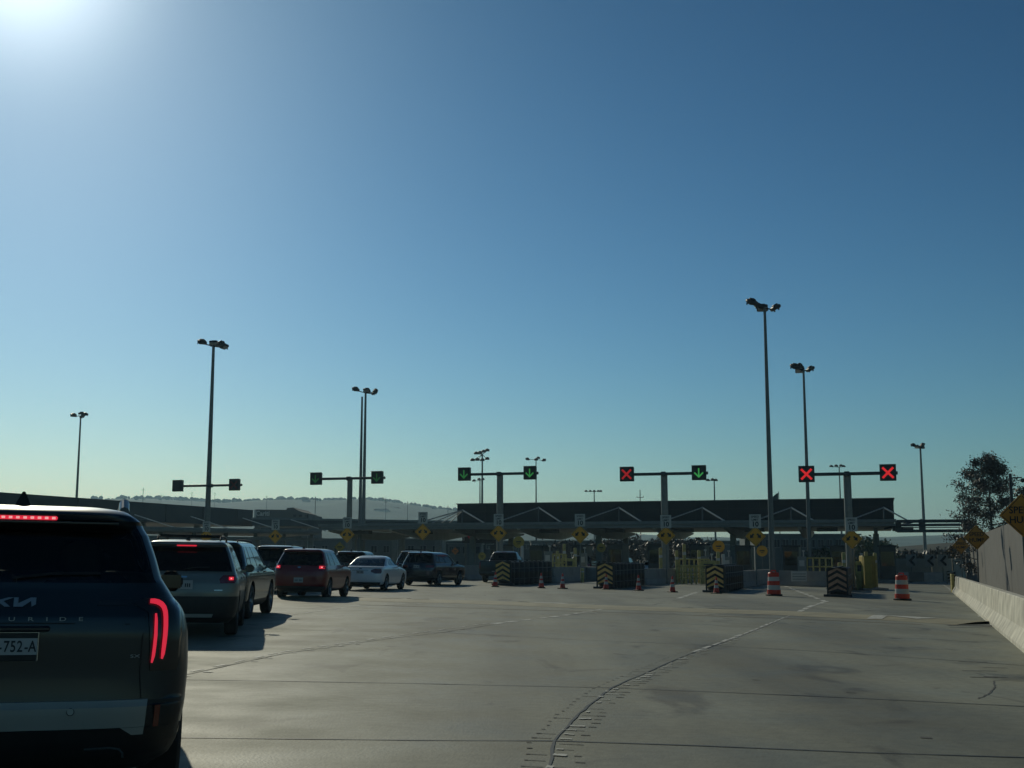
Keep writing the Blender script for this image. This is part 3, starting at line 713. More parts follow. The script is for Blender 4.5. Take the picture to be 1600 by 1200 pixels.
def kia_extra(H):
    root, sh, rp, rib = H['root'], H['sh'], H['rpatch'], H['ribbon']
    Z = lambda y: CH - (y - 872) / 290
    # lamps: housing with two lit bars
    for s_ in (-1, 1):
        rows = [(.80, .74, .885), (.85, .735, .90), (1.0, .73, .91), (1.12, .715, .90), (1.165, .63, .885), (1.195, .68, .85)]
        rows = [(z, a, b) if s_ > 0 else (z, -b, -a) for z, a, b in rows]
        hs = rp('taillight', rows, M_housing, .006, .03)
        o = [(.712, 1.188), (.735, 1.187), (.757, 1.181), (.775, 1.17), (.789, 1.153), (.797, 1.13), (.801, 1.10), (.803, 1.05), (.802, 1.0), (.799, .95), (.795, .90), (.790, .872)]
        rib('brake_lamp', [(s_ * (x + .010), z - .008) for x, z in o], [.024, .027, .028, .028, .027, .026, .025, .025, .024, .023, .020, .010], M_litk, .018, parent=hs)
        i_ = [(.752, 1.12), (.755, 1.08), (.756, 1.0), (.753, .94), (.749, .89), (.742, .853)]
        rib('brake_lamp', [(s_ * (x + .004), z - .008) for x, z in i_], [.010, .016, .018, .018, .017, .009], M_litk, .018, parent=hs)
        rp('reverse_lamp', [(1.155, min(s_ * .44, s_ * .6), max(s_ * .44, s_ * .6)), (1.185, min(s_ * .46, s_ * .63), max(s_ * .46, s_ * .63))], M_housing, .006, .02)
        # side pocket of the bumper with reflector
        rp('bumper_corner', [(.42, min(s_ * .72, s_ * .905), max(s_ * .72, s_ * .905)), (.645, min(s_ * .735, s_ * .925), max(s_ * .735, s_ * .925))], M_plast, .012, .02)
        rp('reflector', [(.50, min(s_ * .77, s_ * .80), max(s_ * .77, s_ * .80)), (.62, min(s_ * .775, s_ * .805), max(s_ * .775, s_ * .805))], M_lens, .018, .0, nx=3)
        rib('exhaust_trim', [(s_ * x, z) for x, z in ((.42, .392), (.55, .396), (.60, .385), (.62, .36), (.622, .33))], .012, M_chrome, .02)
    rp('bumper_garnish', [(.505, -.725, .725), (.535, -.727, .727), (.60, -.73, .73), (.652, -.735, .735)], M_silverp, .022, .02, nx=30)
    for s_ in (-1, 1): rp('garnish_foot', [(.462, min(s_ * .66, s_ * .72), max(s_ * .66, s_ * .72)), (.503, min(s_ * .60, s_ * .724), max(s_ * .60, s_ * .724))], M_silverp, .022, .02, nx=5)
    for x in (-.34, .34): 
        MB().lathe([(.0, 0), (.014, 0), (.017, .004), (.0, .004)], n=14).build('parking_sensor', M_silverp, root, loc=(0, 0, 0))
        o = [c for c in root.children if c.name.startswith('parking_sensor')][-1]; o.rotation_euler = (pi / 2, 0, 0); o.location = (x, sh.rear(x, .60) - .022, .60)
        MB().lathe([(.017, 0), (.019, .002), (.021, 0)], n=14).build('sensor_ring', M_plast, o)
    # tailgate seams
    rib('tailgate_seam', [(-.70, .655), (-.685, .80), (-.69, .98), (-.70, 1.1)], .005, M_black, .002)
    rib('tailgate_seam', [(.70, .655), (.685, .80), (.69, .98), (.70, 1.1)], .005, M_black, .002)
    rib('tailgate_ledge', [(-.62, 1.055), (-.3, 1.06), (.0, 1.062), (.3, 1.06), (.62, 1.055)], .006, M_black, .002)
    # emblem
    def quadlogo(name, q):
        V = []
        for o in (.014, -.004):
            for x, z in q: V.append((x, sh.rear(x, z) - o, z))
        n = len(q); Fs = [tuple(range(n)), tuple(range(2 * n - 1, n - 1, -1))] + [(i, n + i, n + (i + 1) % n, (i + 1) % n) for i in range(n)]
        return V, Fs
    lg = MB()
    zt_, zb_ = 1.197, 1.149
    for q in ([(-.130, zb_ + .012), (-.130, zt_), (-.108, zt_), (-.108, zb_)][::-1],
              [(-.108, zb_ + .002), (-.108, zb_ + .020), (-.012, zt_), (.017, zt_)][::-1],
              [(-.056, zb_ + .022), (-.040, zb_ + .033), (.000, zb_), (-.028, zb_)][::-1],
              [(.0165, zt_), (.039, zt_), (.039, zb_), (.0165, zb_)][::-1],
              [(.0395, zb_), (.0395, zb_ + .018), (.100, zt_), (.106, zt_ - .016), (.062, zb_)][::-1],
              [(.1005, zt_), (.128, zt_), (.128, zb_ + .012), (.1075, zb_)][::-1]):
        V, Fs = quadlogo('', q); lg.quadmesh(V, Fs)
    lg.build('emblem', M_badge, root)
    for ch, x in zip('TELLURIDE', (-.362, -.268, -.174, -.08, .014, .108, .190, .270, .362)):
        text('badge_letter', ch, .030, M_badge, root, (x, sh.rear(x, 1.083) - .008, 1.083), sx=1.75, ext=.003)
    text('trim_badge', 'SX', .024, M_badge, root, (.655, sh.rear(.655, .882) - .006, .882), rz=.1, sx=1.9, ext=.003)
    # plate
    y_ = sh.rear(0, .94) - .03; pz = .943
    pl = MB().box((0, y_ + .006, pz), (.318, .012, .158), bev=.01).build('number_plate', M_chrome, root)
    MB().box((0, y_ - .003, pz - .002), (.306, .006, .146), bev=.003).build('plate_panel', M_plast, pl)
    MB().box((0, y_ - .0085, pz), (.304, .005, .086)).build('plate_field', M_plate, pl)
    for ch, x in zip('-752-A', (-.030, .0, .033, .066, .098, .128)):
        text('plate_character', ch, .082, M_dark, pl, (x, y_ - .0125, pz - .002), sx=.72, ext=.001, bold=.0012)
    MB().box((0, sh.rear(0, 1.035) - .03, 1.035), (.42, .05, .03), bev=.01).build('plate_lamp_bar', P_navy, root)
    # wiper, spoiler under the lamp, brake light
    rib('wiper', [(.0, 1.30), (.2, 1.325), (.45, 1.33)], .014, M_black, .02)
    MB().box((0, .205, 1.604), (1.06, .12, .014), bev=.004).build('glare_shelf', P_navy, root)  # thin shelf added to keep the brake light's red off the window
    bl = MB(); 
    b0 = MB().box((0, .175, 1.627), (.41, .04, .022), bev=.006).build('third_brake_light', M_litk, root)
    for k in range(11): MB().box((-.185 + k * .037, .152, 1.627), (.018, .008, .013)).build('led', M_litc, b0)
    # roof lines and rails
    # headrests of the third row, seats, wheel, far windshield shade
    for x in (-.33, .33):
        MB().box((x, 1.0, 1.02), (.5, .15, .5), bev=.06).box((x, .98, 1.40), (.24, .12, .22), bev=.055).build('seat', M_seat, root, smooth=60)
P_KIA = P_navy
M_litk = mat('tail_lamp_led_bar', (1.0, 0.035, 0.075), .4, var=.02, emit=.95)
kspec = spec('dark_suv', KIA, P_navy, glass=(1.285, 1.60), rglass=(1.27, 1.605), rgm=M_glassk, clad=.43, wr=.39, wheels=(1.0, 3.9), w=.985, belt=1.26, mirror=3.25, cpil=1.4, seaty=(2.1, 3.0), handles=(1.9, 2.9),
             plate_on=0, tail=None, chmsl=None, bump=(.28, .5, .86, .93), fin=(.62, 1.70), rails=(.55, 2.9, 1.735, .56), mdz=-.04, seatdz=-.13, railr=.03, railm=M_roofsil, n=3.6, mirrm=M_black)
build_car(kspec, (-2.688, 6.56, radians(-18.5)), 'large dark navy SUV closest to the camera at lower left, brake lights glowing', 'car', 'cars queueing for the inspection lanes', kia_extra)
QG = 'cars queueing for the inspection lanes'
# ---- beige-silver SUV ahead of it
P_beige = paint('pale_silver_paint', (0.165, 0.172, 0.155), .35, .3)
def suv2(H):
    rp, rib, sh, root = H['rpatch'], H['ribbon'], H['sh'], H['root']
    rp('tailgate_trim', [(.985, -.5, .5), (1.005, -.5, .5)], P_beige, .02, .01)
    rp('badge', [(1.02, -.05, .05), (1.05, -.05, .05)], M_chrome, .015, .0)
    rp('badge', [(.80, .52, .66), (.82, .52, .66)], M_chrome, .012, .0)
    rp('bumper_lip', [(.34, -.5, .5), (.4, -.52, .52)], M_silverp, .03, .0)
    rib('wiper', [(.0, 1.17), (.2, 1.2), (.42, 1.205)], .014, M_black, .02)
build_car(spec('silver_suv', SUV, P_beige, rails=(.7, 2.55, 1.735, .55), crossbars=1, tail=[(.93, .62, .86), (1.0, .60, .90), (1.07, .66, .89)], tlit=(.985, .76, .84, .055), chmsl=(1.575, .17, .245, 1), clad=.72, wr=.36, bump=(.34, .68, .84, .9), glass=(1.13, 1.56), plate=.9),
          (-5.72, 21.4, radians(-10)), 'pale silver SUV with black roof rack bars, just ahead of the big navy SUV', 'car', QG, suv2)
P_teal = paint('dark_teal_paint', (0.022, 0.045, 0.05), .22, .4)
build_car(spec('teal_suv', [(z * 1.03, a, b, w_, c, d) for z, a, b, w_, c, d in SUV], P_teal, rails=(.7, 2.6, 1.74, .56), tail=[(.95, .62, .88), (1.1, .62, .88)], wr=.385, clad=.42, glass=(1.17, 1.6), belt=1.14, bump=(.32, .5, .8, .88), chmsl=(1.62, .17, .26, 0)),
          (-6.78, 27.0, radians(-2)), 'dark teal SUV in front of the silver one, right side and mirror showing', 'car', QG)
P_mar = paint('very_dark_purple_paint', (0.018, 0.016, 0.022), .3, .3)
build_car(spec('dark_minivan', [(z * 1.06, a * 1, b, w_ * 1.03, c, d) for z, a, b, w_, c, d in SUV], P_mar, glass=(1.2, 1.65), belt=1.17, w=.95, rails=(.7, 2.6, 1.79, .56), chmsl=(1.66, .17, .3, 0)),
          (-9.1, 46.5, radians(3)), 'near black tall SUV mostly hidden behind the teal SUV and the red hatchback', 'car', QG)
P_red = paint('dark_red_paint', (0.17, 0.004, 0.008), .3, .1, coat=.4)
def redx(H):
    rp, sh = H['rpatch'], H['sh']
    rp('badge', [(1.02, -.05, .05), (1.06, -.05, .05)], M_chrome, .015, .0)
build_car(spec('red_hatchback', [(z * .985, a, b * .93, w_ * .965, c, d) for z, a, b, w_, c, d in HATCH], P_red, wheels=(.8, 3.4), w=.895, mirror=2.85, seaty=(1.5, 2.3), glass=(1.1, 1.53), plate=.62, belt=1.08,
               tail=[(.92, .66, .84), (1.0, .60, .86), (1.12, .62, .86), (1.17, .76, .85)], tlit=(1.0, .66, .82, .09), chmsl=(1.555, .15, .25, 0), bump=(.28, .42, .8, .85), clad=.3, wr=.33, fin=(.62, 1.645)),
          (-7.05, 40.6, radians(5)), 'dark red hatchback between the teal SUV and the white sedan, brake lamp lit', 'car', QG, redx)
build_car(spec('black_suv', [(z * .99, a, b, w_, c, d) for z, a, b, w_, c, d in SUV], paint('black_paint', (.012, .012, .014)), chmsl=(1.56, .17, .26, 0), glass=(1.12, 1.54)),
          (-8.0, 60.0, radians(6)), 'black SUV whose roof shows between the red hatchback and the white sedan', 'car', QG)
P_whi = paint('white_paint', (0.78, 0.80, 0.82), .3, .05)
def sedx(H):
    rp, rib, sh = H['rpatch'], H['ribbon'], H['sh']
    rp('trunk_spoiler', [(.975, -.62, .62), (.995, -.62, .62)], P_whi, .03, .0)
    rp('chrome_strip', [(.83, -.35, .35), (.845, -.35, .35)], M_chrome, .015, .0)
    rp('badge', [(.90, -.06, .06), (.94, -.06, .06)], M_chrome, .015, .0)
build_car(spec('white_sedan', SEDAN, P_whi, glass=(1.045, 1.335), rglass=(1.01, 1.34), rgm=M_glassk, wheels=(1.0, 3.85), w=.915, wr=.33, belt=1.0, mirror=3.0, cpil=1.95, seaty=(2.1, 3.0), handles=(2.05, 3.0), plate=.78, clad=.26, quarter=0,
               tail=[(.72, .64, .84), (.78, .46, .87), (.86, .46, .86), (.92, .62, .84)], tailm=mat('smoked_red_lens', (.11, .03, .035), .2, coat=.6), chmsl=(1.06, .12, 1.02, 0), bump=(.24, .36, .78, .84), fin=(2.0, 1.42), bumpm=M_plast, finm=P_whi),
          (-6.35, 51.3, radians(9)), 'white four-door sedan in the middle of the queue, right side lit', 'car', QG, sedx)
P_blu = paint('dark_blue_paint', (0.014, 0.022, 0.042), .25, .4)
build_car(spec('blue_suv', [(z, a, b * 1.03, w_, c, d) for z, a, b, w_, c, d in SUV], P_blu, wheels=(.9, 3.75), chmsl=(1.575, .17, .26, 0), tail=[(.9, .5, .86), (1.02, .5, .88)], plate=.95),
          (-4.85, 62.2, radians(19)), 'dark blue crossover SUV ahead of the white sedan, turned to the right', 'car', QG)
build_car(spec('rack_suv', [(z * 1.06, a, b, w_, c, d) for z, a, b, w_, c, d in SUV], paint('black_paint', (.012, .012, .014)), glass=(1.2, 1.65), belt=1.17, rails=(.7, 2.6, 1.84, .56), crossbars=1, chmsl=(1.66, .17, .26, 0)),
          (-6.2, 73.5, radians(15)), 'dark SUV with roof rack showing above the blue crossover', 'car', QG)
P_pick = paint('charcoal_paint', (0.018, 0.021, 0.024), .35, .3)
def pkx(H):
    rp = H['rpatch']
    rp('tailgate_panel', [(.78, -.72, .72), (1.2, -.72, .72)], P_pick, .008, .0)
    rp('chrome_bumper', [(.52, -.88, .88), (.64, -.9, .9)], M_steelb, .05, .0)
pk = spec('pickup_truck', PICK, P_pick, glass=(1.31, 1.75), wheels=(1.15, 4.45), w=.99, wr=.4, belt=1.27, mirror=3.9, cpil=.5, seaty=(2.75, 3.4), handles=(3.0, 3.6), plate=.6, clad=.55, quarter=1, tail=[(.82, .84, .97), (1.18, .84, .97)], chmsl=(1.80, .15, 2.3, 0), bump=(.42, .5, .88, .9), fin=None)
build_car(pk, (-1.05, 72.5, radians(14)), 'dark pickup truck beside the leftmost chevron crash cushion', 'truck', QG, pkx)
# ---- cars already at the booths
bg_ = 'cars at the inspection booths'
for px, d, sp_, lab, cat, hd in (
    (906, 100, spec('booth_suv', [(z * 1.05, a, b, w_, c, d_) for z, a, b, w_, c, d_ in SUV], paint('charcoal_paint', (0.018, 0.021, 0.024)), glass=(1.19, 1.63), belt=1.16, chmsl=(1.65, .17, .26, 0)), 'dark SUV at the booths behind the gap right of the first barrels', 'car', 15),
    (968, 112, spec('booth_hatchback', SUV, paint('grey_blue_paint', (.06, .075, .08))), 'grey hatchback at a booth, roof just above the second crash cushion', 'car', 15),
    (1016, 108, spec('booth_sedan', SEDAN, P_whi, glass=(1.045, 1.335), belt=1.0, wr=.33, wheels=(1., 3.85), quarter=0, cpil=1.95, plate=.78, mirror=3.0, seaty=(2.1, 3), chmsl=None, fin=None, tail=[(.78, .46, .87), (.92, .5, .86)]), 'white sedan at a booth, roof just left of the third lane-signal post', 'car', 15),
    (1068, 104, spec('booth_crossover', SUV, paint('pale_silver_paint', (.3, .31, .27))), 'pale crossover at a booth behind the yellow railings', 'car', 15)):
    p = onground(px, d); build_car(sp_, (p.x, p.y, radians(hd)), lab, cat, bg_)
# ------------------------------------------------------------------ lane signals, signs
def arrow_down(parent, m, y, s_=1.0):
    a = MB(); k = s_
    a.prism([(-.045 * k, -.2 * k), (.045 * k, -.2 * k), (.045 * k, .3 * k), (-.045 * k, .3 * k)], y - .012, y)
    for q in (-1, 1):
        p = [(q * .0, -.33 * k), (q * .31 * k, -.02 * k), (q * .25 * k, .05 * k), (q * .0, -.2 * k)]
        if q < 0: p = p[::-1]
        a.prism(p, y - .016, y - .001)
    return a.build('green_arrow', m, parent)
def cross(parent, m, y, s_=1.0):
    a = MB(); a.box((0, y - .006, 0), (.86 * s_, .012, .13 * s_), ry=pi / 4); a.box((0, y - .009, 0), (.86 * s_, .014, .13 * s_), ry=-pi / 4)
    return a.build('red_cross', m, parent)
def emat(name, c, e):
    m = mat(name, tuple(v * .25 for v in c), .5, var=.02, emit=e)
    m.node_tree.nodes['Principled BSDF'].inputs['Emission Color'].default_value = tuple(c) + (1,); return m
M_face = mat('signal_face_black', (.008, .012, .014), .4)
def lane_signal(px, d, armz, sl, sr, faces, post, label):
    p = onground(px, d); t = thing('lane_signal', label, 'lane signal', p, -AX, 'lane signal gantries')
    k = d * CS / F
    z0 = armz - p.z
    def lx(q):   # local x along the arm for a pixel column
        kk = (q - 800) / F * CS; return (kk * p.y - p.x) / (FV.x - kk * FV.y)
    xl, xr = lx(sl), lx(sr)
    if post: MB().tube((0, 0, 0), (0, 0, z0 + .05), post, post * .92, 20).tube((0, 0, z0 + .05), (0, 0, z0 + .09), post * 1.05, post, 20).box((0, 0, .03), (.75, .75, .06)).build('post', M_post, t, smooth=40)
    MB().tube((xl, -.12 - (post or .2), z0), (xr + .55, -.12 - (post or .2), z0), .10, None, 14).box((0, -.1 - (post or .2) * .6, z0), (.3, .34, .3), bev=.02).build('arm', M_steelb, t, smooth=40)
    yy = -.12 - (post or .2)
    for x, f in ((xl, faces[0]), (xr, faces[1])):
        h = MB().box((x, yy - .2, z0), (.92, .28, .92), bev=.02).box((x, yy - .3, z0 + .48), (.94, .3, .02)).build('signal_head', M_face, t)
        g = MB(); g.box((0, 0, 0), (.84, .01, .84)); fo = g.build('signal_face', M_face, h); fo.location = (x, yy - .345, z0)
        kind, st = f
        if kind == 'x': o = cross(h, emat('led_red_%d' % st, (1.0, .03, .035), [.0, .40, .85][st] if st else .02), 0)
        elif kind == 'v': o = arrow_down(h, emat('led_green_%d' % st, (.10, .75, .16), [.06, .20, .34, .50][st]), 0)
        elif kind == 'dimx': o = cross(h, mat('led_red_off', (.10, .008, .01), .5, var=.1), 0)
        else: continue
        o.location = (x, yy - .352, z0)
    return t
arm = lambda y, d: ZW(y, d)
lane_signal(326.5, 101, arm(759, 101), 279, 368, (('off', 0), ('dimx', 0)), None, 'lane signal arm with two dark heads, fixed to the far left floodlight mast')
lane_signal(544, 94, arm(748, 94), 496, 592, (('v', 0), ('v', 0)), .22, 'lane signal gantry with two very dim green arrows, second from the left')
lane_signal(781, 88, arm(741, 88), 729, 832, (('v', 1), ('v', 2)), .25, 'lane signal gantry with two green arrows above the left end of the black roof')
lane_signal(1040.5, 80, arm(741, 80), 984, 1097, (('x', 1), ('v', 3)), .24, 'lane signal gantry with a red cross at left and a green arrow at right')
lane_signal(1330, 72, arm(741, 72), 1265.5, 1393, (('x', 2), ('x', 2)), .24, 'lane signal gantry with two red crosses, rightmost one')

def rot45(v, c=.70711): return v
def diamond(parent, y, side, m, name='diamond_panel', z=0.0):
    h = side / sqrt(2); r = .05; pts = []
    for k in range(4):
        a = k * pi / 2
        cx_, cz_ = (h - r * 1.4) * cos(a), (h - r * 1.4) * sin(a)
        for q in (-.6, -.2, .2, .6): pts.append((cx_ + r * cos(a + q), z + cz_ + r * sin(a + q)))
    o = MB().prism(pts, y - .02, y).build(name, m, parent)
    i = MB(); s2 = h - .045   # thin black border
    for k in range(4):
        a, b = k * pi / 2, (k + 1) * pi / 2
        p0 = Vector((s2 * cos(a) * .97, y - .0215, z + s2 * sin(a) * .97)); p1 = Vector((s2 * cos(b) * .97, y - .0215, z + s2 * sin(b) * .97))
        mid = (p0 + p1) / 2; L_ = (p1 - p0).length - .06; i.box(mid, (L_, .003, .018), ry=-atan2(p1.z - p0.z, p1.x - p0.x))
    i.build('border', M_black, o); return o
def ped_sign(px, cy, hd, ply, d, label):
    p = onground(px, d); t = thing('warning_sign', label, 'road sign', p, -AX + .05, 'yellow double arrow signs with speed plates')
    side = 1.06 * hd * sqrt(2) * d * CS / F; z = ZW(cy, d) - p.z; zp = ZW(ply, d) - p.z
    MB().box((0, .05, (zp + .3) / 2), (.07, .06, zp + .3)).build('post', M_galv, t)
    dm = diamond(t, 0, side, M_yel, z=z); h = side / sqrt(2)
    a = MB()
    for s_ in (-1, 1):
        e = Vector((s_ * h * .46, -.024, z - h * .10)); st = Vector((s_ * h * .17, -.024, z + h * .24))
        dv = (e - st); L_ = dv.length; a.box((st + e) / 2 + Vector((0, -.002 if s_ > 0 else 0, 0)), (L_, .006, h * .17), ry=-atan2(dv.z, dv.x))
        u = dv.normalized(); n_ = Vector((-u.z, 0, u.x)); tip = e + u * h * .12; bs = e - u * h * .20
        pl = [tip, bs + n_ * h * .24, bs + n_ * -h * .24]; pl = [(q.x, q.z) for q in pl]
        a.prism(pl, -.031, -.0235)
    ob = MB().prism([(-h * .09, z - h * .55), (h * .09, z - h * .55), (h * .09, z - h * .1), (0, z + h * .02), (-h * .09, z - h * .1)], -.026, -.0215) if False else None
    a.build('double_arrow', M_black, dm)
    pw = hd * 1.2 * d * CS / F; ph = hd * 1.45 * d * CS / F
    pp = MB().box((0, -.012, zp), (pw, .02, ph), bev=.005).build('speed_plate', M_white, t)
    text('plate_text', 'SPEED', pw * .25, M_black, pp, (0, -.0235, zp + ph * .32), bold=.004)
    text('plate_text', 'LIMIT', pw * .25, M_black, pp, (0, -.0235, zp + ph * .10), bold=.004)
    text('plate_number', '10', pw * .60, M_black, pp, (0, -.0235, zp - ph * .22), bold=.012)
SL = ['leftmost of the yellow double arrow signs, just above the silver SUV roof', 'second yellow double arrow sign from the left, faded, above the dark SUV', 'yellow double arrow sign on the post line of the second gantry',
      'yellow double arrow sign above the blue crossover, left of the black roof', 'yellow double arrow sign above the pickup truck', 'yellow double arrow sign between the first and second crash cushions',
      'yellow double arrow sign in front of the gantry with cross and arrow', 'yellow double arrow sign above the third crash cushion, left of tall mast', 'rightmost yellow double arrow sign, speed plate reading 10 clearly']
for (px, cy, hd, ply, d), lab in zip(((320, 838, 11, 823, 98), (428.5, 838, 11, 820, 96), (541, 835.5, 12, 817, 92), (660, 831, 12.5, 809, 90), (779, 833, 13, 812.5, 86), (907, 835, 13.5, 813, 83), (1042, 836.5, 14, 815, 78), (1182.5, 838, 15, 814.5, 75), (1334, 842, 15, 819.5, 70)), SL):
    ped_sign(px, cy, hd, ply, d, lab)
def small_sign(px, cy, r, d, m, shape, label, txt=None, name='warning_sign', grp='small yellow warning signs'):
    p = onground(px, d); z = ZW(cy, d) - p.z; R_ = r * d * CS / F
    t = thing(name, label, 'road sign', p, -AX + .05, grp)
    MB().box((0, .05, z / 2), (.06, .05, z)).build('post', M_galv, t)
    if shape == 'dia': o = diamond(t, 0, R_ * sqrt(2), m, z=z)
    else:
        pts = [(R_ * cos(a * pi / 10), z + R_ * sin(a * pi / 10)) for a in range(20)]
        o = MB().prism(pts, -.02, 0).build('round_panel', m, t)
    if txt:
        k = len(txt)
        for i, wd in enumerate(txt): text('sign_text', wd, R_ * (.44 if k > 1 else .5), M_black, o, (0, -.023, z + R_ * (.22 - .44 * i if k > 1 else 0)), bold=.006 * R_, sx=.95)
    else:
        MB().box((0, -.024, z + R_ * .05), (R_ * .9, .005, R_ * .22)).box((0, -.024, z - R_ * .3), (R_ * .5, .005, R_ * .12)).build('sign_symbol', M_black, o)
for px, cy, r, d, m, sh_, lab in (
    (530, 855, 9, 98, M_yel2, 'dia', 'dim yellow diamond sign low beside the second double arrow gantry sign'),
    (711, 861, 6, 100, M_org, 'dia', 'small orange sign on a thin post behind the blue crossover'),
    (753, 869, 6, 102, M_yel2, 'round', 'small pale yellow sign left of the pickup truck cab'),
    (810.5, 847, 9, 95, M_yel2, 'round', 'round yellow sign above the pickup truck, right of the double arrow'),
    (940, 856, 7, 100, M_yel2, 'round', 'small round yellow sign left of the booth behind the second cushion'),
    (1124, 854, 9.5, 84, M_yel, 'round', 'round yellow sign above the chevron panel of the third cushion'),
    (1192, 861, 8.5, 86, M_yel, 'round', 'round yellow sign just under the eighth double arrow diamond')):
    small_sign(px, cy, r, d, m, sh_, lab)
for px, cy, r, d, lab in ((1606, 805, 34.5, 35, 'largest orange-yellow SPEED HUMP diamond at the right edge of the photo'), (1530, 839.5, 19.5, 60, 'second nearest SPEED HUMP diamond, in front of the tree'),
                          (1504, 852.5, 13, 86, 'third SPEED HUMP diamond along the right barrier'), (1490, 861.5, 9.5, 112, 'farthest and smallest SPEED HUMP diamond along the right barrier')):
    small_sign(px, cy, r, d, M_org2 if 'M_org2' in globals() else mat('speed_hump_amber', (0.60, 0.25, 0.015), .55, var=.1, scale=4), 'dia', lab, ('SPEED', 'HUMP'), 'speed_hump_sign', 'speed hump signs along the right barrier')

# ------------------------------------------------------------------ floodlight masts
def mast(px, d, top, heads, label, r=.19, base=None, camera=False):
    p = onground(px, d) if base is None else base
    H = ZW(top, d) - p.z; t = thing('floodlight_mast', label, 'light mast', p, 0, 'floodlight masts')
    MB().tube((0, 0, 0), (0, 0, H), r, r * .45, 18).box((0, 0, .04), (r * 3, r * 3, .08)).build('pole', M_galv if d < 150 else M_post, t, smooth=40)
    if heads:
        cb_ = MB()
        pts = [(x, y, 0) for x, y, z, rx, rz in heads]
        for x, y, z, rx, rz in heads: cb_.tube((0, 0, H), (x, y, H + z - .12), .05, .04, 8)
        cb_.build('bracket', M_dark, t)
        for x, y, z, rx, rz in heads:
            hd = MB(); hd.box((0, 0, 0), (.72, .55, .26), bev=.06); hd.box((0, .05, .17), (.4, .3, .12), bev=.03); hd.box((-.36, 0, -.08), (.03, .12, .3)); hd.box((.36, 0, -.08), (.03, .12, .3))
            o = hd.build('floodlight', M_dark, t, smooth=50); o.location = (x, y, H + z); o.rotation_euler = (rx, 0, rz)
            MB().box((0, 0, -.135), (.62, .46, .012)).build('lamp_glass', M_headl, o)
    return t
A3 = [(-1.0, .1, .38, .5, .5), (-.1, .5, .32, .7, 3.1), (.62, -.2, .18, .55, -1.0), (.85, .2, .02, .5, -1.9)]
mast(321, 101, 541, A3, 'tall floodlight mast carrying the dark lane signals, left of the queue', .26)
mast(566.5, 128, 614, [(-1.05, 0, .4, .6, .6), (.1, .2, .3, .6, 2.8), (.95, -.2, -.02, .5, -1.2), (1.0, .3, .25, .6, -1.6)], 'floodlight mast with lamps, right one of the close pair near the second gantry', .24)
mast(561, 118, 620, [], 'plain slim mast without lamps, left one of the close pair', .20)
mast(1207.5, 80, 482, [(-.85, -.1, .42, .6, .5), (-.35, .25, .18, .5, 1.2), (-.1, .3, .1, .5, 3.0), (.72, 0, .05, .5, -1.4)], 'tallest floodlight mast, right of the eighth double arrow sign', .20)
mast(1266.5, 98, 579, [(-.7, -.1, .32, .6, .5), (-.25, .2, .38, .6, 1.6), (.55, 0, .12, .5, -1.4), (-.2, .4, .1, .5, 3)], 'floodlight mast passing behind the left head of the red cross gantry', .19)
mast(1447, 165, 699, [(-.9, 0, .3, .5, .5), (-.3, .3, .1, .5, 2.0), (.3, 0, .35, .5, -1.5), (.1, -.3, .0, .5, 0)], 'distant floodlight mast at the right, beyond the end of the black roof', .26)
mast(114, 150, 650, [(-.9, 0, .1, .5, .5), (.0, .3, .35, .1, 0), (.5, .0, .2, .2, 0), (.3, -.3, -.1, .5, -1)], 'distant floodlight mast above the far left dark roof', .2)
mast(1317, 250, 730, [(-1.6, 0, .2, .3, .2), (-.6, 0, .3, .3, 0), (.4, 0, .35, .3, 0), (.9, 0, .2, .3, .1)], 'small distant floodlight mast seen beneath the red cross gantry arm', .24)
mast(753, 200, 710, [(-1.6, 0, -.9, .4, 0), (-.8, 0, -.85, .4, 0), (0, 0, -.9, .4, 0), (.8, 0, -.7, .4, 0), (-1.0, 0, .2, .4, 0), (-.4, 0, .3, .4, 0), (.2, 0, .5, .4, 0), (.8, 0, .7, .4, 0)], 'double tiered floodlight mast left of the black roof gantry post', .26)
mast(749.5, 260, 751, [(-1.3, 0, 0, .4, 0), (-.2, 0, .3, .4, 0), (.6, 0, .3, .4, 0)], 'shorter faint floodlight mast just behind the double tiered one', .24)
mast(838, 230, 718, [(-1.6, 0, .1, .6, .5), (0, 0, 0, .3, 0), (.4, 0, .3, .3, 0), (1.5, 0, -.1, .8, -.4)], 'faint distant mast with spread lamps behind a green arrow head', .2)
mast(929.5, 300, 768, [(-2, 0, .1, .3, 0), (-1, 0, .1, .3, 0), (0, 0, .1, .3, 0), (1, 0, .1, .3, 0), (1.6, 0, .1, .3, 0)], 'low distant lamp mast above the black roof, left of the utility pole', .26)
mast(1119, 230, 751, [(-1.2, 0, .1, .3, 0), (-.3, 0, .2, .3, 0), (.3, 0, .1, .3, 0)], 'low distant lamp mast just right of the lone green arrow', .24)
# camera pole at the far right
p = onground(1588, 80); t = thing('camera_pole', 'pole with a small camera in front of the sky beside the tree', 'camera pole', p)
H = ZW(740, 80) - p.z; MB().tube((0, 0, 0), (0, 0, H), .12, .1, 12).build('pole', M_dark, t, smooth=40)
MB().tube((0, 0, H - .3), (.75, 0, H - .25), .035, None, 8).build('bracket', M_dark, t); MB().lathe([(.0, .1), (.12, .08), (.15, -.02), (.1, -.16), (.0, -.2)], (.8, 0, H - .4), 14).build('camera_dome', M_dark, t, smooth=50)

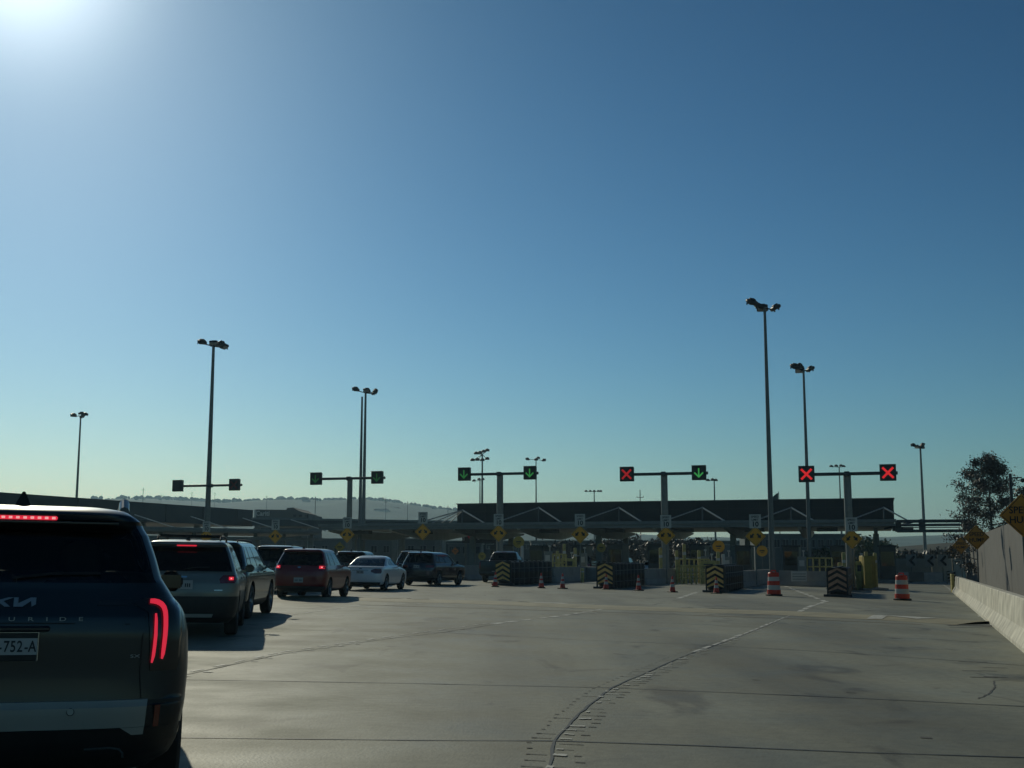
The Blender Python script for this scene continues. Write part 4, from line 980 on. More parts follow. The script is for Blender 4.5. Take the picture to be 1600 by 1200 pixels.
# ------------------------------------------------------------------ crash cushions, barriers, cones, drums
def cushion(px, d, label, faded=False, n=9):
    p = onground(px, d); t = thing('crash_cushion', label, 'crash cushion', p, -AX, 'crash cushions at the lane island noses')
    fr = MB(); fr.box((-.42, .0, .62), (.07, .09, 1.24)); fr.box((.42, 0, .62), (.07, .09, 1.24)); fr.box((0, .02, .06), (1.2, .3, .1)); fr.box((0, .01, 1.2), (.8, .06, .06)); fr.build('nose_frame', M_dark, t)
    pn = MB().box((0, -.06, .74), (.80, .025, 1.06)).build('chevron_panel', M_black, t)
    cs = MB()
    for k in range(4):
        zc = .22 + k * .27 + .13; hh = .145
        for s_ in (-1, 1):
            q = [(0, zc + .155), (0, zc + .155 - hh), (s_ * .385, zc - .17 - hh * .3), (s_ * .385, zc - .17 + hh * .75)]
            q = [(a, max(.23, min(1.26, b))) for a, b in q]
            if s_ > 0: q = q[::-1]
            cs.prism(q, -.078, -.0735)
    cs.build('chevron_stripe', M_chevf if faded else M_chev, pn)
    M0 = None
    for k in range(n):
        y = .62 + k * .98
        if M0 is None:
            c = MB().lathe([(.0, 1.24), (.40, 1.24), (.44, 1.21), (.45, 1.1), (.45, .72), (.462, .70), (.462, .66), (.45, .64), (.45, .15), (.44, .05), (.42, .0), (.0, .0)], n=28)
            c.box((0, -.3, 1.265), (.16, .1, .05), bev=.01)
            M0 = c.build('cylinder', M_hdpe, t, smooth=40); M0.location = (0, y, .0)
            MB().box((0, -.3, 1.297), (.12, .07, .012)).build('white_cap', M_white, M0)
        else:
            q = M0.copy(); COL.objects.link(q); q.parent = t; q.location = (0, y, 0)
            for ch in M0.children: w2 = ch.copy(); COL.objects.link(w2); w2.parent = q
        for s_ in (-1, 1): pass
    MB().box((0, .62 + n * .49, .02), (.5, n * .98, .04)).build('base_rail', M_dark, t)
    for z in (.35, .9):
        for s_ in (-1, 1): MB().tube((s_ * .47, .1, z), (s_ * .47, .62 + n * .96, z), .018, None, 6).build('cable', M_dark, t)
    return t
CU = ((786, 65.5, 'crash cushion with yellow chevrons beside the pickup truck, leftmost', False), (946, 62.0, 'crash cushion with yellow chevrons, second from the left, a cone before its panel', False),
      (1118, 58.2, 'crash cushion with yellow chevrons just left of the left striped drum', False), (1309, 54, 'crash cushion with faded pinkish chevrons, rightmost and nearest', True))
for px, d, lab, fd in CU: cushion(px, d, lab, fd)
def jersey(a, b, label, m, h=.85, grp=None, name='concrete_barrier', wt=.2, wb_=.6, seg=3.0):
    """jersey profile from ground point a to b"""
    a = Vector((a.x, a.y, 0)); b = Vector((b.x, b.y, 0)); t = thing(name, label, 'barrier', (a.x, a.y, gz(a.x)), 0, grp)
    d = (b - a); L_ = d.length; u = d.normalized(); n_ = Vector((-u.y, u.x, 0)); k = max(1, round(L_ / seg))
    prof = [(-wb_ / 2, 0), (-wb_ / 2, .08), (-wt / 2 - .05, .33), (-wt / 2, h - .02), (-wt / 2 + .02, h), (wt / 2 - .02, h), (wt / 2, h - .02), (wt / 2 + .05, .33), (wb_ / 2, .08), (wb_ / 2, 0)]
    for i in range(k):
        V = []; s0 = u * (L_ * i / k + .008); s1 = u * (L_ * (i + 1) / k - .008)
        for s_ in (s0, s1):
            for o, z in prof: q = s_ + n_ * o; V.append((q.x, q.y, gz(a.x + s_.x) - gz(a.x) + z))
        m_ = len(prof); Fs = [(j, j + 1, m_ + j + 1, m_ + j) for j in range(m_ - 1)] + [(m_ - 1, 0, m_, 2 * m_ - 1), tuple(range(m_ - 1, -1, -1)), tuple(range(m_, 2 * m_))]
        MB().quadmesh(V, Fs).build('segment', m, t)
    return t
# concrete behind each cushion
names_ = ['grey concrete barrier running on behind the leftmost crash cushion', 'grey concrete barrier running on behind the second crash cushion', 'long grey concrete barrier behind the left striped drum', 'grey concrete barrier behind the faded chevron cushion']
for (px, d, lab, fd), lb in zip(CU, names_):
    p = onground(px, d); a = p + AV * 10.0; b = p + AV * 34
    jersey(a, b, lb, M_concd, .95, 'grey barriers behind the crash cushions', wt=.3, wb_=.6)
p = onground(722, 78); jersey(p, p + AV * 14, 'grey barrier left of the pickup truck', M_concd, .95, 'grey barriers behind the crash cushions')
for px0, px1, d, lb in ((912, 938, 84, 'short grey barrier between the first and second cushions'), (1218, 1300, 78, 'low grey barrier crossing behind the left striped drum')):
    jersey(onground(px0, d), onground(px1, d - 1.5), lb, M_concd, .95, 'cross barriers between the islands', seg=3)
p = onground(1247, 76.5); t = thing('notice_board', 'small grey white notice with text lines on the cross barrier', 'sign', (p.x, p.y - .3, p.z), -.1)
MB().box((0, 0, .62), (.95, .03, .62)).build('panel', M_white, t)
for k in range(3): MB().box((0, -.018, .45 + k * .16), (.8, .004, .05)).build('text_line', M_post, t)
# right-hand barrier
ra, rb_ = G(1700, 1072), G(1497, 926)
jersey(ra, rb_, 'long pale sunlit concrete barrier along the right edge of the road', M_conc, .86, seg=3.2)
t = thing('barrier_end_post', 'yellow end post at the far tip of the pale barrier', 'post', (rb_.x - .2, rb_.y + .2, gz(rb_.x)))
MB().box((0, 0, .5), (.16, .2, 1.0), bev=.02).build('post', M_bollard, t)
# wall behind the barrier
wa = Vector((13.7, 28, 0)); wv = (rb_ - ra); wv.z = 0; wv.normalize(); wq = wa + wv * 92
wt_ = thing('noise_wall', 'tall plain grey panel wall beyond the right barrier', 'wall', (wa.x, wa.y, gz(wa.x)), -atan2(wv.x, wv.y))
for i in range(23):
    MB().box((0, i * 4 + 2, 1.35), (.18, 3.985, 3.9)).build('panel', mat('wall_panel_grey', (0.10, 0.10, 0.095), .8, var=.12, scale=.8), wt_)
    if False: MB().box((-.14, i * 4, 1.55), (.1, .22, 3.3)).build('pilaster', mat('wall_pilaster', (0.16, 0.16, 0.155), .8), wt_)
# far crossing wall with black chevrons
fa, fb_ = onground(1392, 118), onground(1520, 118)
t = thing('far_wall', 'low beige wall crossing at the far right end of the road', 'wall', (fa.x, fa.y, fa.z)); L_ = (fb_ - fa).length
for k in range(4): MB().box((L_ * (k + .5) / 4, 0, .85), (L_ / 4 - .05, .2, 2.3)).build('panel', mat('beige_wall', (0.42, 0.40, 0.34), .85, var=.1), t)
for px, nm in ((1425, 'leftmost'), (1454, 'middle'), (1474, 'rightmost')):
    p = onground(px, 116.5); c = thing('curve_marker', f'{nm} of the three black arrowhead markers on the far beige wall', 'sign', (p.x, p.y, p.z), 0, 'black arrowhead markers')
    z = ZW(876, 116.5) - p.z; MB().box((0, .03, z), (.95, .03, 1.15)).build('panel', mat('marker_grey', (.46, .44, .38), .7), c)
    MB().prism([(.22, z - .48), (-.27, z), (.22, z + .48), (.34, z + .48), (.34, z + .3), (.03, z), (.34, z - .3), (.34, z - .48)][::-1], -.01, .012).build('arrowhead', M_black, c)
    MB().box((0, .06, z / 2 - .3), (.06, .05, z)).build('post', M_galv, c)
for a, b, m, lb in ((1404, 1420, M_white, 'short white barrier block behind the right striped drum'), (1444, 1473, M_white, 'longer white barrier block in front of the far beige wall'), (1420.5, 1443.5, M_concd, 'grey barrier block between the two white blocks')):
    pa_, pb_ = onground(a, 106), onground(b, 106)
    t = thing('barrier_block', lb, 'barrier', (pa_.x, pa_.y, pa_.z), 0, 'blocks closing the far end of the road'); L_ = pb_.x - pa_.x
    MB().prism([(0, 0), (L_, 0), (L_, .78), (0, .78)], 0, .45).build('block', mat('whitewashed_block', (.8, .8, .74), .8) if m is M_white else M_concd, t)
    MB().box((L_ / 2, .22, .805), (L_ * .96, .3, .05)).build('cap', m if m is M_white else M_concd, t)
p = onground(1486.5, 97); t = thing('hazard_panel', 'small black and white striped panel by the end of the pale barrier', 'sign', p, -.1)
MB().box((0, 0, .62), (.62, .04, .8)).build('panel', M_black, t)
s_ = MB()
for k in range(3): s_.prism([(-.3, .25 + k * .27), (-.3, .37 + k * .27), (.3, .62 + k * .27 - .1), (.3, .50 + k * .27 - .1)][::-1], -.03, -.022)
s_.build('stripe', M_white, t); MB().box((-.34, 0, .5), (.08, .08, 1.0)).box((.34, 0, .5), (.06, .08, 1.0)).build('frame', M_concd, t)

def cone(label, p, first=[None]):
    if first[0] is None:
        t = thing('traffic_cone', label, 'traffic cone', p, 0, 'orange traffic cones'); first[0] = t
        MB().box((0, 0, .025), (.38, .38, .05), bev=.015).build('base', M_black, t)
        MB().lathe([(.145, .05), (.13, .09), (.104, .25)], n=20).lathe([(.085, .38), (.071, .47)], n=20).lathe([(.052, .60), (.03, .74), (.0, .745)], n=20).build('cone_body', M_red, t, smooth=40)
        MB().lathe([(.106, .25), (.087, .38)], n=20).build('reflective_collar', M_white, t, smooth=40)
        MB().lathe([(.073, .47), (.054, .60)], n=20).build('reflective_collar', M_white, t, smooth=40)
    else: t = dup(first[0], p, random.uniform(0, 1.5), label)
    t.rotation_euler = (random.uniform(-.02, .02), random.uniform(-.02, .02) + TILT, random.uniform(0, 1.5)); return t
random.seed(8)
for (x, y), lb in zip(((773.5, 917), (846, 919), (879, 920), (947, 921), (998, 923), (1051, 925.5), (1119.5, 927.5)), ('orange cone at the left foot of the leftmost chevron panel', 'orange cone before the barrels of the leftmost cushion', 'orange cone right of the leftmost cushion barrels, before grey barrier',
    'orange cone standing before the second chevron panel', 'orange cone before the barrels of the second cushion', 'orange cone alone in the open between second and third cushions', 'orange cone standing before the third chevron panel')):
    cone(lb, G(x, y))
def drum(p, label):
    t = thing('traffic_drum', label, 'traffic drum', p, .3, 'orange and white striped drums')
    MB().lathe([(.0, .0), (.36, .0), (.37, .06), (.31, .08)], n=24).build('rubber_base', M_black, t, smooth=40)
    prof = [(.295, .06), (.295, .26), (.275, .265), (.275, .46), (.262, .465), (.262, .64), (.248, .645), (.248, .82), (.236, .825), (.236, .98), (.20, 1.02), (.0, 1.02)]
    mi = [0, 0, 1, 0, 0, 0, 1, 0, 0, 0, 0]
    mi = [0, 0, 1, 1, 0, 0, 1, 1, 0, 0, 0]
    MB().lathe(prof, n=26, mis=mi).build('drum_body', [M_red, M_white], t, smooth=40)
    MB().path([(-.12, 0, 1.02), (-.1, 0, 1.1), (.1, 0, 1.1), (.12, 0, 1.02)], .02).build('handle', M_red, t)
drum(G(1209.5, 931), 'striped orange drum between the third and fourth crash cushions'); drum(G(1410, 938), 'striped orange drum right of the fourth crash cushion')
# ------------------------------------------------------------------ main canopy
def on_row(px, O, yo=0.0):
    k = (px - 800) / F * CS
    return (k * (O.y + yo * AV.y) - O.x - yo * AV.x) / (FV.x - k * FV.y)
dL = 112.0
O = Vector((XW(714, dL), dL, 0)); C1 = thing('main_canopy', 'long grey inspection canopy with black upper fascia spanning the lanes', 'canopy', O, -AX)
x1400 = on_row(1400, O); x1510 = on_row(1512, O); x640 = on_row(500, O)
zt = ZW(817, dL); zb = ZW(827, dL)
DEP = 24
MB().box(((x640 + x1400) / 2, DEP / 2, (zt + zb) / 2 + .06), (x1400 - x640, DEP, (zt - zb) * .8)).build('lower_roof', M_can, C1)
g = MB(); g.box(((x640 + x1400) / 2, -.15, zt - .14), (x1400 - x640 + .3, .3, .28)); g.box(((x640 + x1400) / 2, -.1, zb + .12), (x1400 - x640 + .2, .2, .2)); g.build('gutter_fascia', mat('fascia_grey', (.20, .215, .21), .55, .1), C1)
# ribs under the roof
nb = int((x1400 - x640) / 6.2)
for i in range(nb + 1):
    x = x1400 - 1.5 - i * 6.2
    V = [(x - .35, .4, zb - .0), (x + .35, .4, zb - .0), (x + .35, DEP - .5, zb - .0), (x - .35, DEP - .5, zb - .0)]
    m_ = MB(); m_.prism([(.4, zb - .12), (8, zb - .75), (16, zb - .75), (DEP - .4, zb - .12), (DEP - .4, zb + .05), (.4, zb + .05)], -.16, .16, M=Matrix.Translation((x, 0, 0)) @ Matrix.Rotation(pi / 2, 4, 'Z'))
    m_.build('roof_beam', M_canl if i % 2 else M_can, C1)
    MB().box((x + 2.2, 3.0, zb - .16), (1.7, .9, .34)).build('ventilation_unit', M_dark, C1)
# upper black box stands behind the masts
y1 = 12.0
xl = on_row(714, O, y1); xr = on_row(1400, O, y1)
dl_ = (O + FV * xl + AV * y1).y; zu = ZW(788, dl_); zl = ZW(818.5, dl_)
ub = MB().box(((xl + xr) / 2, y1 + 5, (zu + zl) / 2), (xr - xl, 10, zu - zl)).build('upper_fascia', M_canb, C1)
sm_ = MB()
for i in range(1, 14): sm_.box((xl + (xr - xl) * i / 14, y1 - .012, (zu + zl) / 2), (.03, .02, zu - zl - .06))
sm_.box(((xl + xr) / 2, y1 - .014, zu - .75), (xr - xl - .05, .02, .03)); sm_.build('cladding_seam', M_black, ub)
MB().box(((xl + xr) / 2, y1 + 5, zu + .04), (xr - xl + .2, 10.2, .08)).build('coping', M_steelb, C1)
# tie rods from short masts
ym = 5.5
for px in (722, 842, 968, 1099, 1238.5, 1384):
    x = on_row(px, O, ym); P0 = O + FV * x + AV * ym; z = ZW(793 if px > 800 else 797, P0.y)
    MB().tube((x, ym, zt - .1), (x, ym, z), .07, .05, 8).build('mast', M_steelb, C1)
    rd = MB()
    a = on_row(px - 47, O, -.1)
    rd.tube((x, ym, z), (x - 2.6, .2, zt + .02), .055, None, 8); rd.build('tie_rod', M_can, C1)
    b = on_row(px + 41, O, ym + 4)
    MB().tube((x, ym, z), (b, ym + 4, zt + .02), .07, None, 8).build('tie_rod', M_rod, C1)
# fan of rods at the left end
x = on_row(722, O, ym); P0 = O + FV * x + AV * ym; z = ZW(797, P0.y)
for k, q in enumerate((-54, -38, -24)): MB().tube((x, ym, z - .05 * k), (on_row(722 + q, O, ym + 1 + k), ym + 1 + k, zt + .02), .045, None, 6).build('tie_rod', M_can, C1)
# open steel frame at the right end
for z, h in ((ZW(813.5, 100), .26), (ZW(820, 100), .16), (ZW(829, 100), .24)): MB().box(((x1400 + x1510) / 2 + .2, 1.0, z), (x1510 - x1400, .3, h)).build('end_beam', M_steelb, C1)
for z in (ZW(817.5, 100), ZW(823, 100)): MB().box(((x1400 + x1510) / 2 + .2, 2.2, z), (x1510 - x1400 - 1, .08, .08)).build('end_rail', M_canl, C1)
for q in (.02, .36, .99): MB().box((x1400 + (x1510 - x1400) * q + .2, 1.35, ZW(821, 100)), (.5, .3, .95)).build('end_bracket', M_steelb, C1)
MB().tube((on_row(1384, O, ym), ym, z), (on_row(1443, O, 3), 3, ZW(812, 103)), .09, None, 8).build('tie_rod', M_steelb, C1)
# columns
for i in range(0, nb + 1, 2):
    x = x1400 - 1.5 - i * 6.2
    for y in (6.0, 19.0): MB().box((x, y, (zb - .4) / 2 - .3), (.5, .5, zb - .0), bev=.03).build('column', M_post, C1)
# ------------------------------------------------------------------ lane booths
BO = [961, 1025, 1090, 1162, 1237, 1311, 1388]
BL = ['dark booth behind the second crash cushion', 'dark booth left of the cross and arrow gantry post', 'dark booth behind the yellow railings', 'dark booth behind the barrels of the third cushion',
      'dark booth between the two tall masts', 'dark booth above the faded chevron panel', 'dark booth at the right, beside the tall yellow panels']
def booth(px, d, lab, yt):
    p = onground(px, d); z = ZW(yt, d) - p.z; t = thing('inspection_booth', lab, 'booth', p, -AX, 'dark inspection booths')
    MB().box((0, 1.3, z / 2), (1.25, 2.6, z), bev=.04).build('cabin', M_booth, t)
    MB().box((0, 1.3, z + .05), (1.5, 2.9, .1), bev=.02).build('roof', M_dark, t)
    MB().box((0, -.012, z * .66), (1.0, .03, z * .4)).build('window', M_glassd, t)
    MB().box((0, 1.2, .12), (1.9, 5, .24)).build('plinth', M_concd, t)
    b2 = MB()
for px, lab in zip(BO, BL): booth(px, 98, lab, 851.5 if px < 1150 else 854)
booth(838, 104, 'wide dark booth behind the barrels of the leftmost cushion', 854); booth(776, 108, 'dark booth left part hidden by the pickup truck cab', 853)
booth(905, 106, 'dark booth left of the second cushion, behind the dark SUV', 853)
# yellow bollards, rails and pale bollards near the booths
def bollard(px, d, yt, label, m, r=.11, grp='bollards by the booths'):
    p = onground(px, d); z = ZW(yt, d) - p.z
    o = MB().lathe([(0, 0), (r, 0), (r, z - .05), (r * .8, z), (0, z + .01)], n=14); t = thing('bollard', label, 'bollard', p, 0, grp)
    o.build('tube', m, t, smooth=40); MB().lathe([(r * 1.04, z * .72), (r * 1.04, z * .8)], n=14).build('band', M_white, t)
bl_ = [(816, 90, 853, M_white, 'white tall bollard right of the pickup truck cab'), (871, 92, 861, M_bollard, 'pale bollard above the barrels of the leftmost cushion'), (882, 90, 850, M_bollard, 'tall pale bollard by the left double arrow gap'),
       (899, 92, 856, M_bollard, 'pale bollard left of the grey barrier gap'), (910, 78, 888, M_bollard, 'low yellow bollard at the barrier between first and second cushions'), (1033, 79, 856, M_bollard, 'yellow bollard just left of the cross and arrow gantry post'), (1058, 82, 860, M_bollard, 'yellow bollard at the left end of the yellow railings'),
       (1070, 80, 850, M_bollard, 'tallest yellow bollard of the yellow railing group'), (1093, 82, 860, M_bollard, 'yellow bollard at the right end of the railings'), (1123, 80, 862, M_bollard, 'yellow bollard under the round yellow sign'),
       (1131, 84, 866, M_white, 'white bollard right of the round yellow sign'), (1320, 68, 863, M_bollard, 'cream bollard above the faded chevron panel'), (1313, 72, 879, M_bollard, 'short cream bollard left of the taller one above the faded chevrons'),
       (1355, 72, 862, M_bollard, 'yellow bollard left of the tall yellow panels'), (1369, 74, 864, M_bollard, 'yellow bollard at the right of the tall yellow panels')]
for px, d, yt, m, lb in bl_: bollard(px, d, yt, lb, m)
def rails(px0, px1, d, yt, yb, label, n=6, depth=1.5, m=None):
    m = m or M_bollard; p = onground(px0, d); q = onground(px1, d); L_ = (q - p).length; h = ZW(yt, d) - p.z
    t = thing('yellow_railing', label, 'railing', p, -AX * .5, 'yellow railings by the booths')
    for i in range(n + 1): MB().tube((L_ * i / n, 0, 0), (L_ * i / n, 0, h), .055, None, 8).build('upright', m, t)
    r = MB()
    for z in (h, h * .66, h * .33): r.tube((0, 0, z), (L_, 0, z), .045, None, 8)
    r.build('rail', m, t)
rails(1058, 1110, 77, 884, 908, 'yellow railing between the second and third cushions', 7)
rails(1062, 1108, 82, 874, 900, 'second yellow railing just behind the front yellow one', 6)
rails(864, 885, 86, 866, 890, 'faded yellow railing above the leftmost cushion barrels', 4)
rails(1262, 1300, 88, 872, 890, 'dull yellow railing behind the cross barrier', 4)
p = onground(1350, 69); t = thing('yellow_gate', 'tall yellow sheet panels behind the faded chevron cushion', 'gate', p, -AX * .2)
for i in range(3): MB().box((.25 + i * .42, i * 1.3 + .6, .95), (.40, 1.2, 1.9), bev=.02).build('panel', M_yel2, t)
MB().box((.6, 2, .05), (1.4, 4.4, .1)).build('base', M_concd, t)
# inspection equipment: pale cabinets and camera posts on the islands
eq = [(889, 90, 1.1, 1.5, 'pale lane equipment cabinet right of the leftmost barrels'), (862, 92, .8, 1.3, 'grey lane equipment cabinet above the leftmost barrels'), (1108, 80, 1.0, 1.5, 'beige lane cabinet left of the third chevron panel'), (1100, 84, .7, 1.8, 'grey lane cabinet behind the yellow railing'),
      (1345, 70, .5, 1.6, 'pale lane equipment cabinet right of the rightmost gantry post'), (1254, 88, .6, 1.9, 'white screened lane cabinet between the two tall masts'), (1137, 88, .6, 1.8, 'white screened lane cabinet right of the round yellow sign'), (857, 94, .6, 2.0, 'white screened lane post above the leftmost barrels'), (912, 92, .5, 1.9, 'small screened post by the third double arrow gap')]
for px, d, w_, h, lb in eq:
    p = onground(px, d); t = thing('lane_cabinet', lb, 'cabinet', p, -AX, 'lane equipment cabinets')
    MB().box((0, 0, h / 2), (w_, .5, h), bev=.03).build('housing', M_bollard if 'beige' in lb or 'pale' in lb else M_post, t)
    MB().box((0, -.26, h * .75), (w_ * .6, .02, h * .22)).build('screen', M_white if 'screened' in lb else M_dark, t)
    MB().tube((w_ * .2, 0, h), (w_ * .2, 0, h + .35), .03, None, 8).box((w_ * .2, 0, h + .4), (.16, .22, .12), bev=.02).build('camera', M_white, t)

# ------------------------------------------------------------------ left wing
t = thing('side_roof', 'long dark flat roof edge running away at far left', 'roof', (0, 0, 0))
A_ = Vector((XW(-160, 92), 92, 0)); B_ = Vector((XW(393, 140), 140, 0)); u_ = (B_ - A_).normalized(); hz_ = ZW(797, 140); lz_ = ZW(822.5, 140)
nn = Vector((u_.y, -u_.x, 0)); W_ = -22
def slab(name, a, b, wv, z0, z1, m, par):
    V = [a, b, b + wv, a + wv]; vs = [(p.x, p.y, z0) for p in V] + [(p.x, p.y, z1) for p in V]
    return MB().quadmesh(vs, [(3, 2, 1, 0), (4, 5, 6, 7), (0, 1, 5, 4), (1, 2, 6, 5), (2, 3, 7, 6), (3, 0, 4, 7)]).build(name, m, par)
slab('roof_slab', A_, B_, nn * W_, lz_, hz_, mat('dark_cladding_grey', (.028, .034, .038), .5, var=.25, scale=.4), t)
for k in range(8):
    q = A_.lerp(B_, k / 7.5) + nn * .03; MB().box((q.x, q.y, (hz_ + lz_) / 2), (.08, .08, hz_ - lz_ - .1)).build('seam', M_dark, t)
for k in range(5):
    q = A_.lerp(B_, .1 + k / 5) + nn * -4; MB().box((q.x, q.y, lz_ / 2 - .2), (.6, .6, lz_ + .4)).build('column', M_post, t)
# light low canopy in front of it
t = thing('low_canopy', 'lower pale grey canopy edge above the silver SUV', 'canopy', (0, 0, 0))
a = Vector((XW(150, 108), 108, 0)); b = Vector((XW(500, 128), 128, 0)); z1_, z0_ = ZW(822, 108), ZW(838, 108)
wv = Vector((-6, 14, 0)); slab('roof_slab', a, b, wv, z1_ - .35, z1_, M_can, t); slab('gutter', a + Vector((.1, -.3, 0)), b + Vector((.1, -.3, 0)), Vector((-.1, .26, 0)), z1_ - .2, z1_ + .06, mat('fascia_grey', (.2, .215, .21), .55, .1), t)
slab('lower_beam', a + Vector((0, 1.5, 0)), b + Vector((0, 1.5, 0)), Vector((-.2, .6, 0)), z0_ - .1, z0_ + .18, M_post, t)
for k in range(7):
    q = a.lerp(b, (k + .5) / 7) + Vector((0, 3, 0)); MB().box((q.x, q.y, z1_ / 2 - .3), (.35, .35, z1_ - .1)).build('column', M_post, t)
for k in range(4):
    q = a.lerp(b, .18 + k * .24) + Vector((0, 2, 0)); MB().tube((q.x - 1.5, q.y, z1_ + 1.2), (q.x + 2.2, q.y + .3, z1_ + .02), .05, None, 6).build('tie_rod', M_canl, t)
# viaduct-like roof joining left and centre
t = thing('link_roof', 'long dark grey elevated deck linking the left roof to the main canopy', 'roof', (0, 0, 0))
a = Vector((XW(392, 138), 138, 0)); b = Vector((XW(760, 152), 152, 0)); slab('deck', a, b, Vector((1, 8, 0)), ZW(823, 142), ZW(809.5, 138), mat('deck_grey', (.075, .085, .085), .6, var=.2, scale=.5), t)
slab('deck_edge', a + Vector((0, -.2, 0)), b + Vector((0, -.2, 0)), Vector((0, .17, 0)), ZW(811.5, 138), ZW(808.6, 138), M_post, t)
for k in range(6):
    q = a.lerp(b, k / 5.2) + Vector((0, 3, 0)); MB().box((q.x, q.y, 2.4), (.7, .7, 5)).build('pier', M_post, t)
# far building with white lettering
p = Vector((XW(396, 190), 190, 0)); L_ = XW(480, 190) - p.x; zz = ZW(793.5, 190)
t = thing('sign_building', 'far dark grey building with white lettering at its left corner', 'building', p)
MB().prism([(0, 0), (L_, 0), (L_, ZW(803, 190)), (L_ - .9, ZW(803, 190)), (L_ - .9, ZW(800, 190)), (L_ * .79, ZW(797, 190)), (L_ * .72, zz + .05), (L_ * .6, zz), (L_ * .59, zz - .3), (0, zz - .25)], 0, 14).build('wall', mat('far_grey_wall', (.09, .1, .1), .8, var=.15, scale=.3), t)
MB().box((.1, -.12, ZW(802.5, 190)), (.3, .1, 1.2)).build('sign_edge', M_white, t)
text('lettering', 'Cariti', 1.05, M_white, t, (1.25, -.08, ZW(802.5, 190)), ext=.02, bold=.03, sx=.9)
for k in range(3): MB().box((L_ * .75 + .9 * k, -.03, ZW(806, 190)), (.5, .06, .35)).build('window', M_dark, t)
# long background buildings seen through and beside the canopy
def longb(name, px0, px1, d, yt, m, label, nw, yw0, yw1, wm, wfrac=.55, frame=None):
    p = Vector((XW(px0, d), d, 0)); L_ = XW(px1, d) - p.x; h = ZW(yt, d); t = thing(name, label, 'building', p)
    MB().box((L_ / 2, 5, h / 2 - .4), (L_, 10, h + .8)).build('wall', m, t)
    MB().box((L_ / 2, 5, h + .08), (L_ + .3, 10.3, .16)).build('parapet', M_post, t)
    z0, z1 = ZW(yw1, d), ZW(yw0, d)
    for i in range(nw):
        x = L_ * (i + .5) / nw; f = MB().box((x, -.04, (z0 + z1) / 2), (L_ / nw * wfrac, .1, z1 - z0)).build('window', frame or M_white, t)
        MB().box((x - L_ / nw * wfrac * .24, -.1, (z0 + z1) / 2), (L_ / nw * wfrac * .38, .03, (z1 - z0) * .84)).box((x + L_ / nw * wfrac * .24, -.1, (z0 + z1) / 2), (L_ / nw * wfrac * .38, .03, (z1 - z0) * .84)).build('pane', wm, f)
M_bw = mat('pale_green_grey_wall', (.16, .175, .165), .8, var=.15, scale=.3); M_bw2 = mat('grey_wall', (.12, .13, .13), .8, var=.15, scale=.3)
longb('long_building', 190, 690, 165, 843, M_bw, 'long low pale building behind the queue, under the left canopies', 26, 852, 864, M_dark, .5, mat('dull_window_frame', (.22, .23, .22), .7))
longb('windowed_building', 700, 752, 150, 850, M_bw, 'pale building with white framed windows behind the pickup truck', 5, 853, 866, M_dark, .6, M_post)
longb('glazed_hall', 1180, 1345, 150, 836, mat('teal_grey_wall', (.10, .125, .125), .6, var=.15, scale=.3), 'grey green hall seen between the tall masts under the canopy', 12, 842, 856, M_dark, .7, M_post)
longb('dark_hall', 830, 960, 190, 846, M_bw2, 'grey hall under the canopy above the leftmost barrels', 9, 850, 860, M_dark, .6)
longb('back_building', 425, 1200, 215, 846, mat('dull_back_wall', (.05, .06, .06), .9, var=.3, scale=.2, spec=.1), 'long dull building far behind, closing the view under the canopies', 40, 850, 858, M_dark, .5, M_post)
longb('low_block', 1010, 1180, 180, 852, M_bw2, 'low dark block under the canopy behind the cross and arrow gantry', 8, 856, 866, M_dark, .6, M_post)
# billboard
p = onground(722, 140); t = thing('billboard', 'dark billboard with red panel and pale marks behind the pickup truck sign', 'billboard', (p.x, p.y, p.z)); L_ = XW(776, 140) - p.x; z0, z1 = ZW(850, 140), ZW(834.5, 140)
for x in (.4, L_ - .4): MB().tube((x, .1, 0), (x, .1, z0 + .2), .1, None, 8).build('leg', M_post, t)
bd = MB().box((L_ / 2, 0, (z0 + z1) / 2), (L_, .15, z1 - z0)).build('board', M_dark, t); hh = z1 - z0
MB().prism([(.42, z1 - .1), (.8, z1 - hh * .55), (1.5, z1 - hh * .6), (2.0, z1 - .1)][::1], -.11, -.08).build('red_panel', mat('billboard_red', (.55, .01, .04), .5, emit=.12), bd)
MB().box((L_ - 1.05, -.09, z0 + hh * .62), (1.2, .03, hh * .28)).build('red_panel', mat('billboard_red', (.55, .01, .04), .5), bd)
wmk = MB(); wmk.box((1.25, -.13, z0 + hh * .55), (.32, .03, .3)); wmk.box((1.85, -.13, z0 + hh * .45), (.2, .03, .22)); wmk.box((.18, -.1, (z0 + z1) / 2), (.14, .03, hh * .5))
for k in range(4): wmk.box((L_ - 1.4 + k * .2, -.12, z0 + hh * .55), (.13, .03, .1))
wmk.build('white_mark', M_white, bd)
# flag
p = onground(1214, 150); t = thing('flag', 'small drooping flag on a pole beside the tallest mast', 'flag', p); z = ZW(768, 150) - p.z
MB().tube((.5, 0, 0), (.5, 0, z), .06, .04, 8).build('pole', M_galv, t)
V = [];n1 = 8
for i in range(n1 + 1):
    for j in range(5): V.append((.45 - i * .22, .12 * sin(i * 1.3 + j * .4), z - .15 - j * .3 - i * .16 + .05 * sin(j + i)))
MB().quadmesh(V, [(i * 5 + j, i * 5 + j + 1, i * 5 + j + 6, i * 5 + j + 5) for i in range(n1) for j in range(4)]).build('cloth', mat('flag_cloth', (.05, .10, .09), .8, var=.4), t, smooth=60)

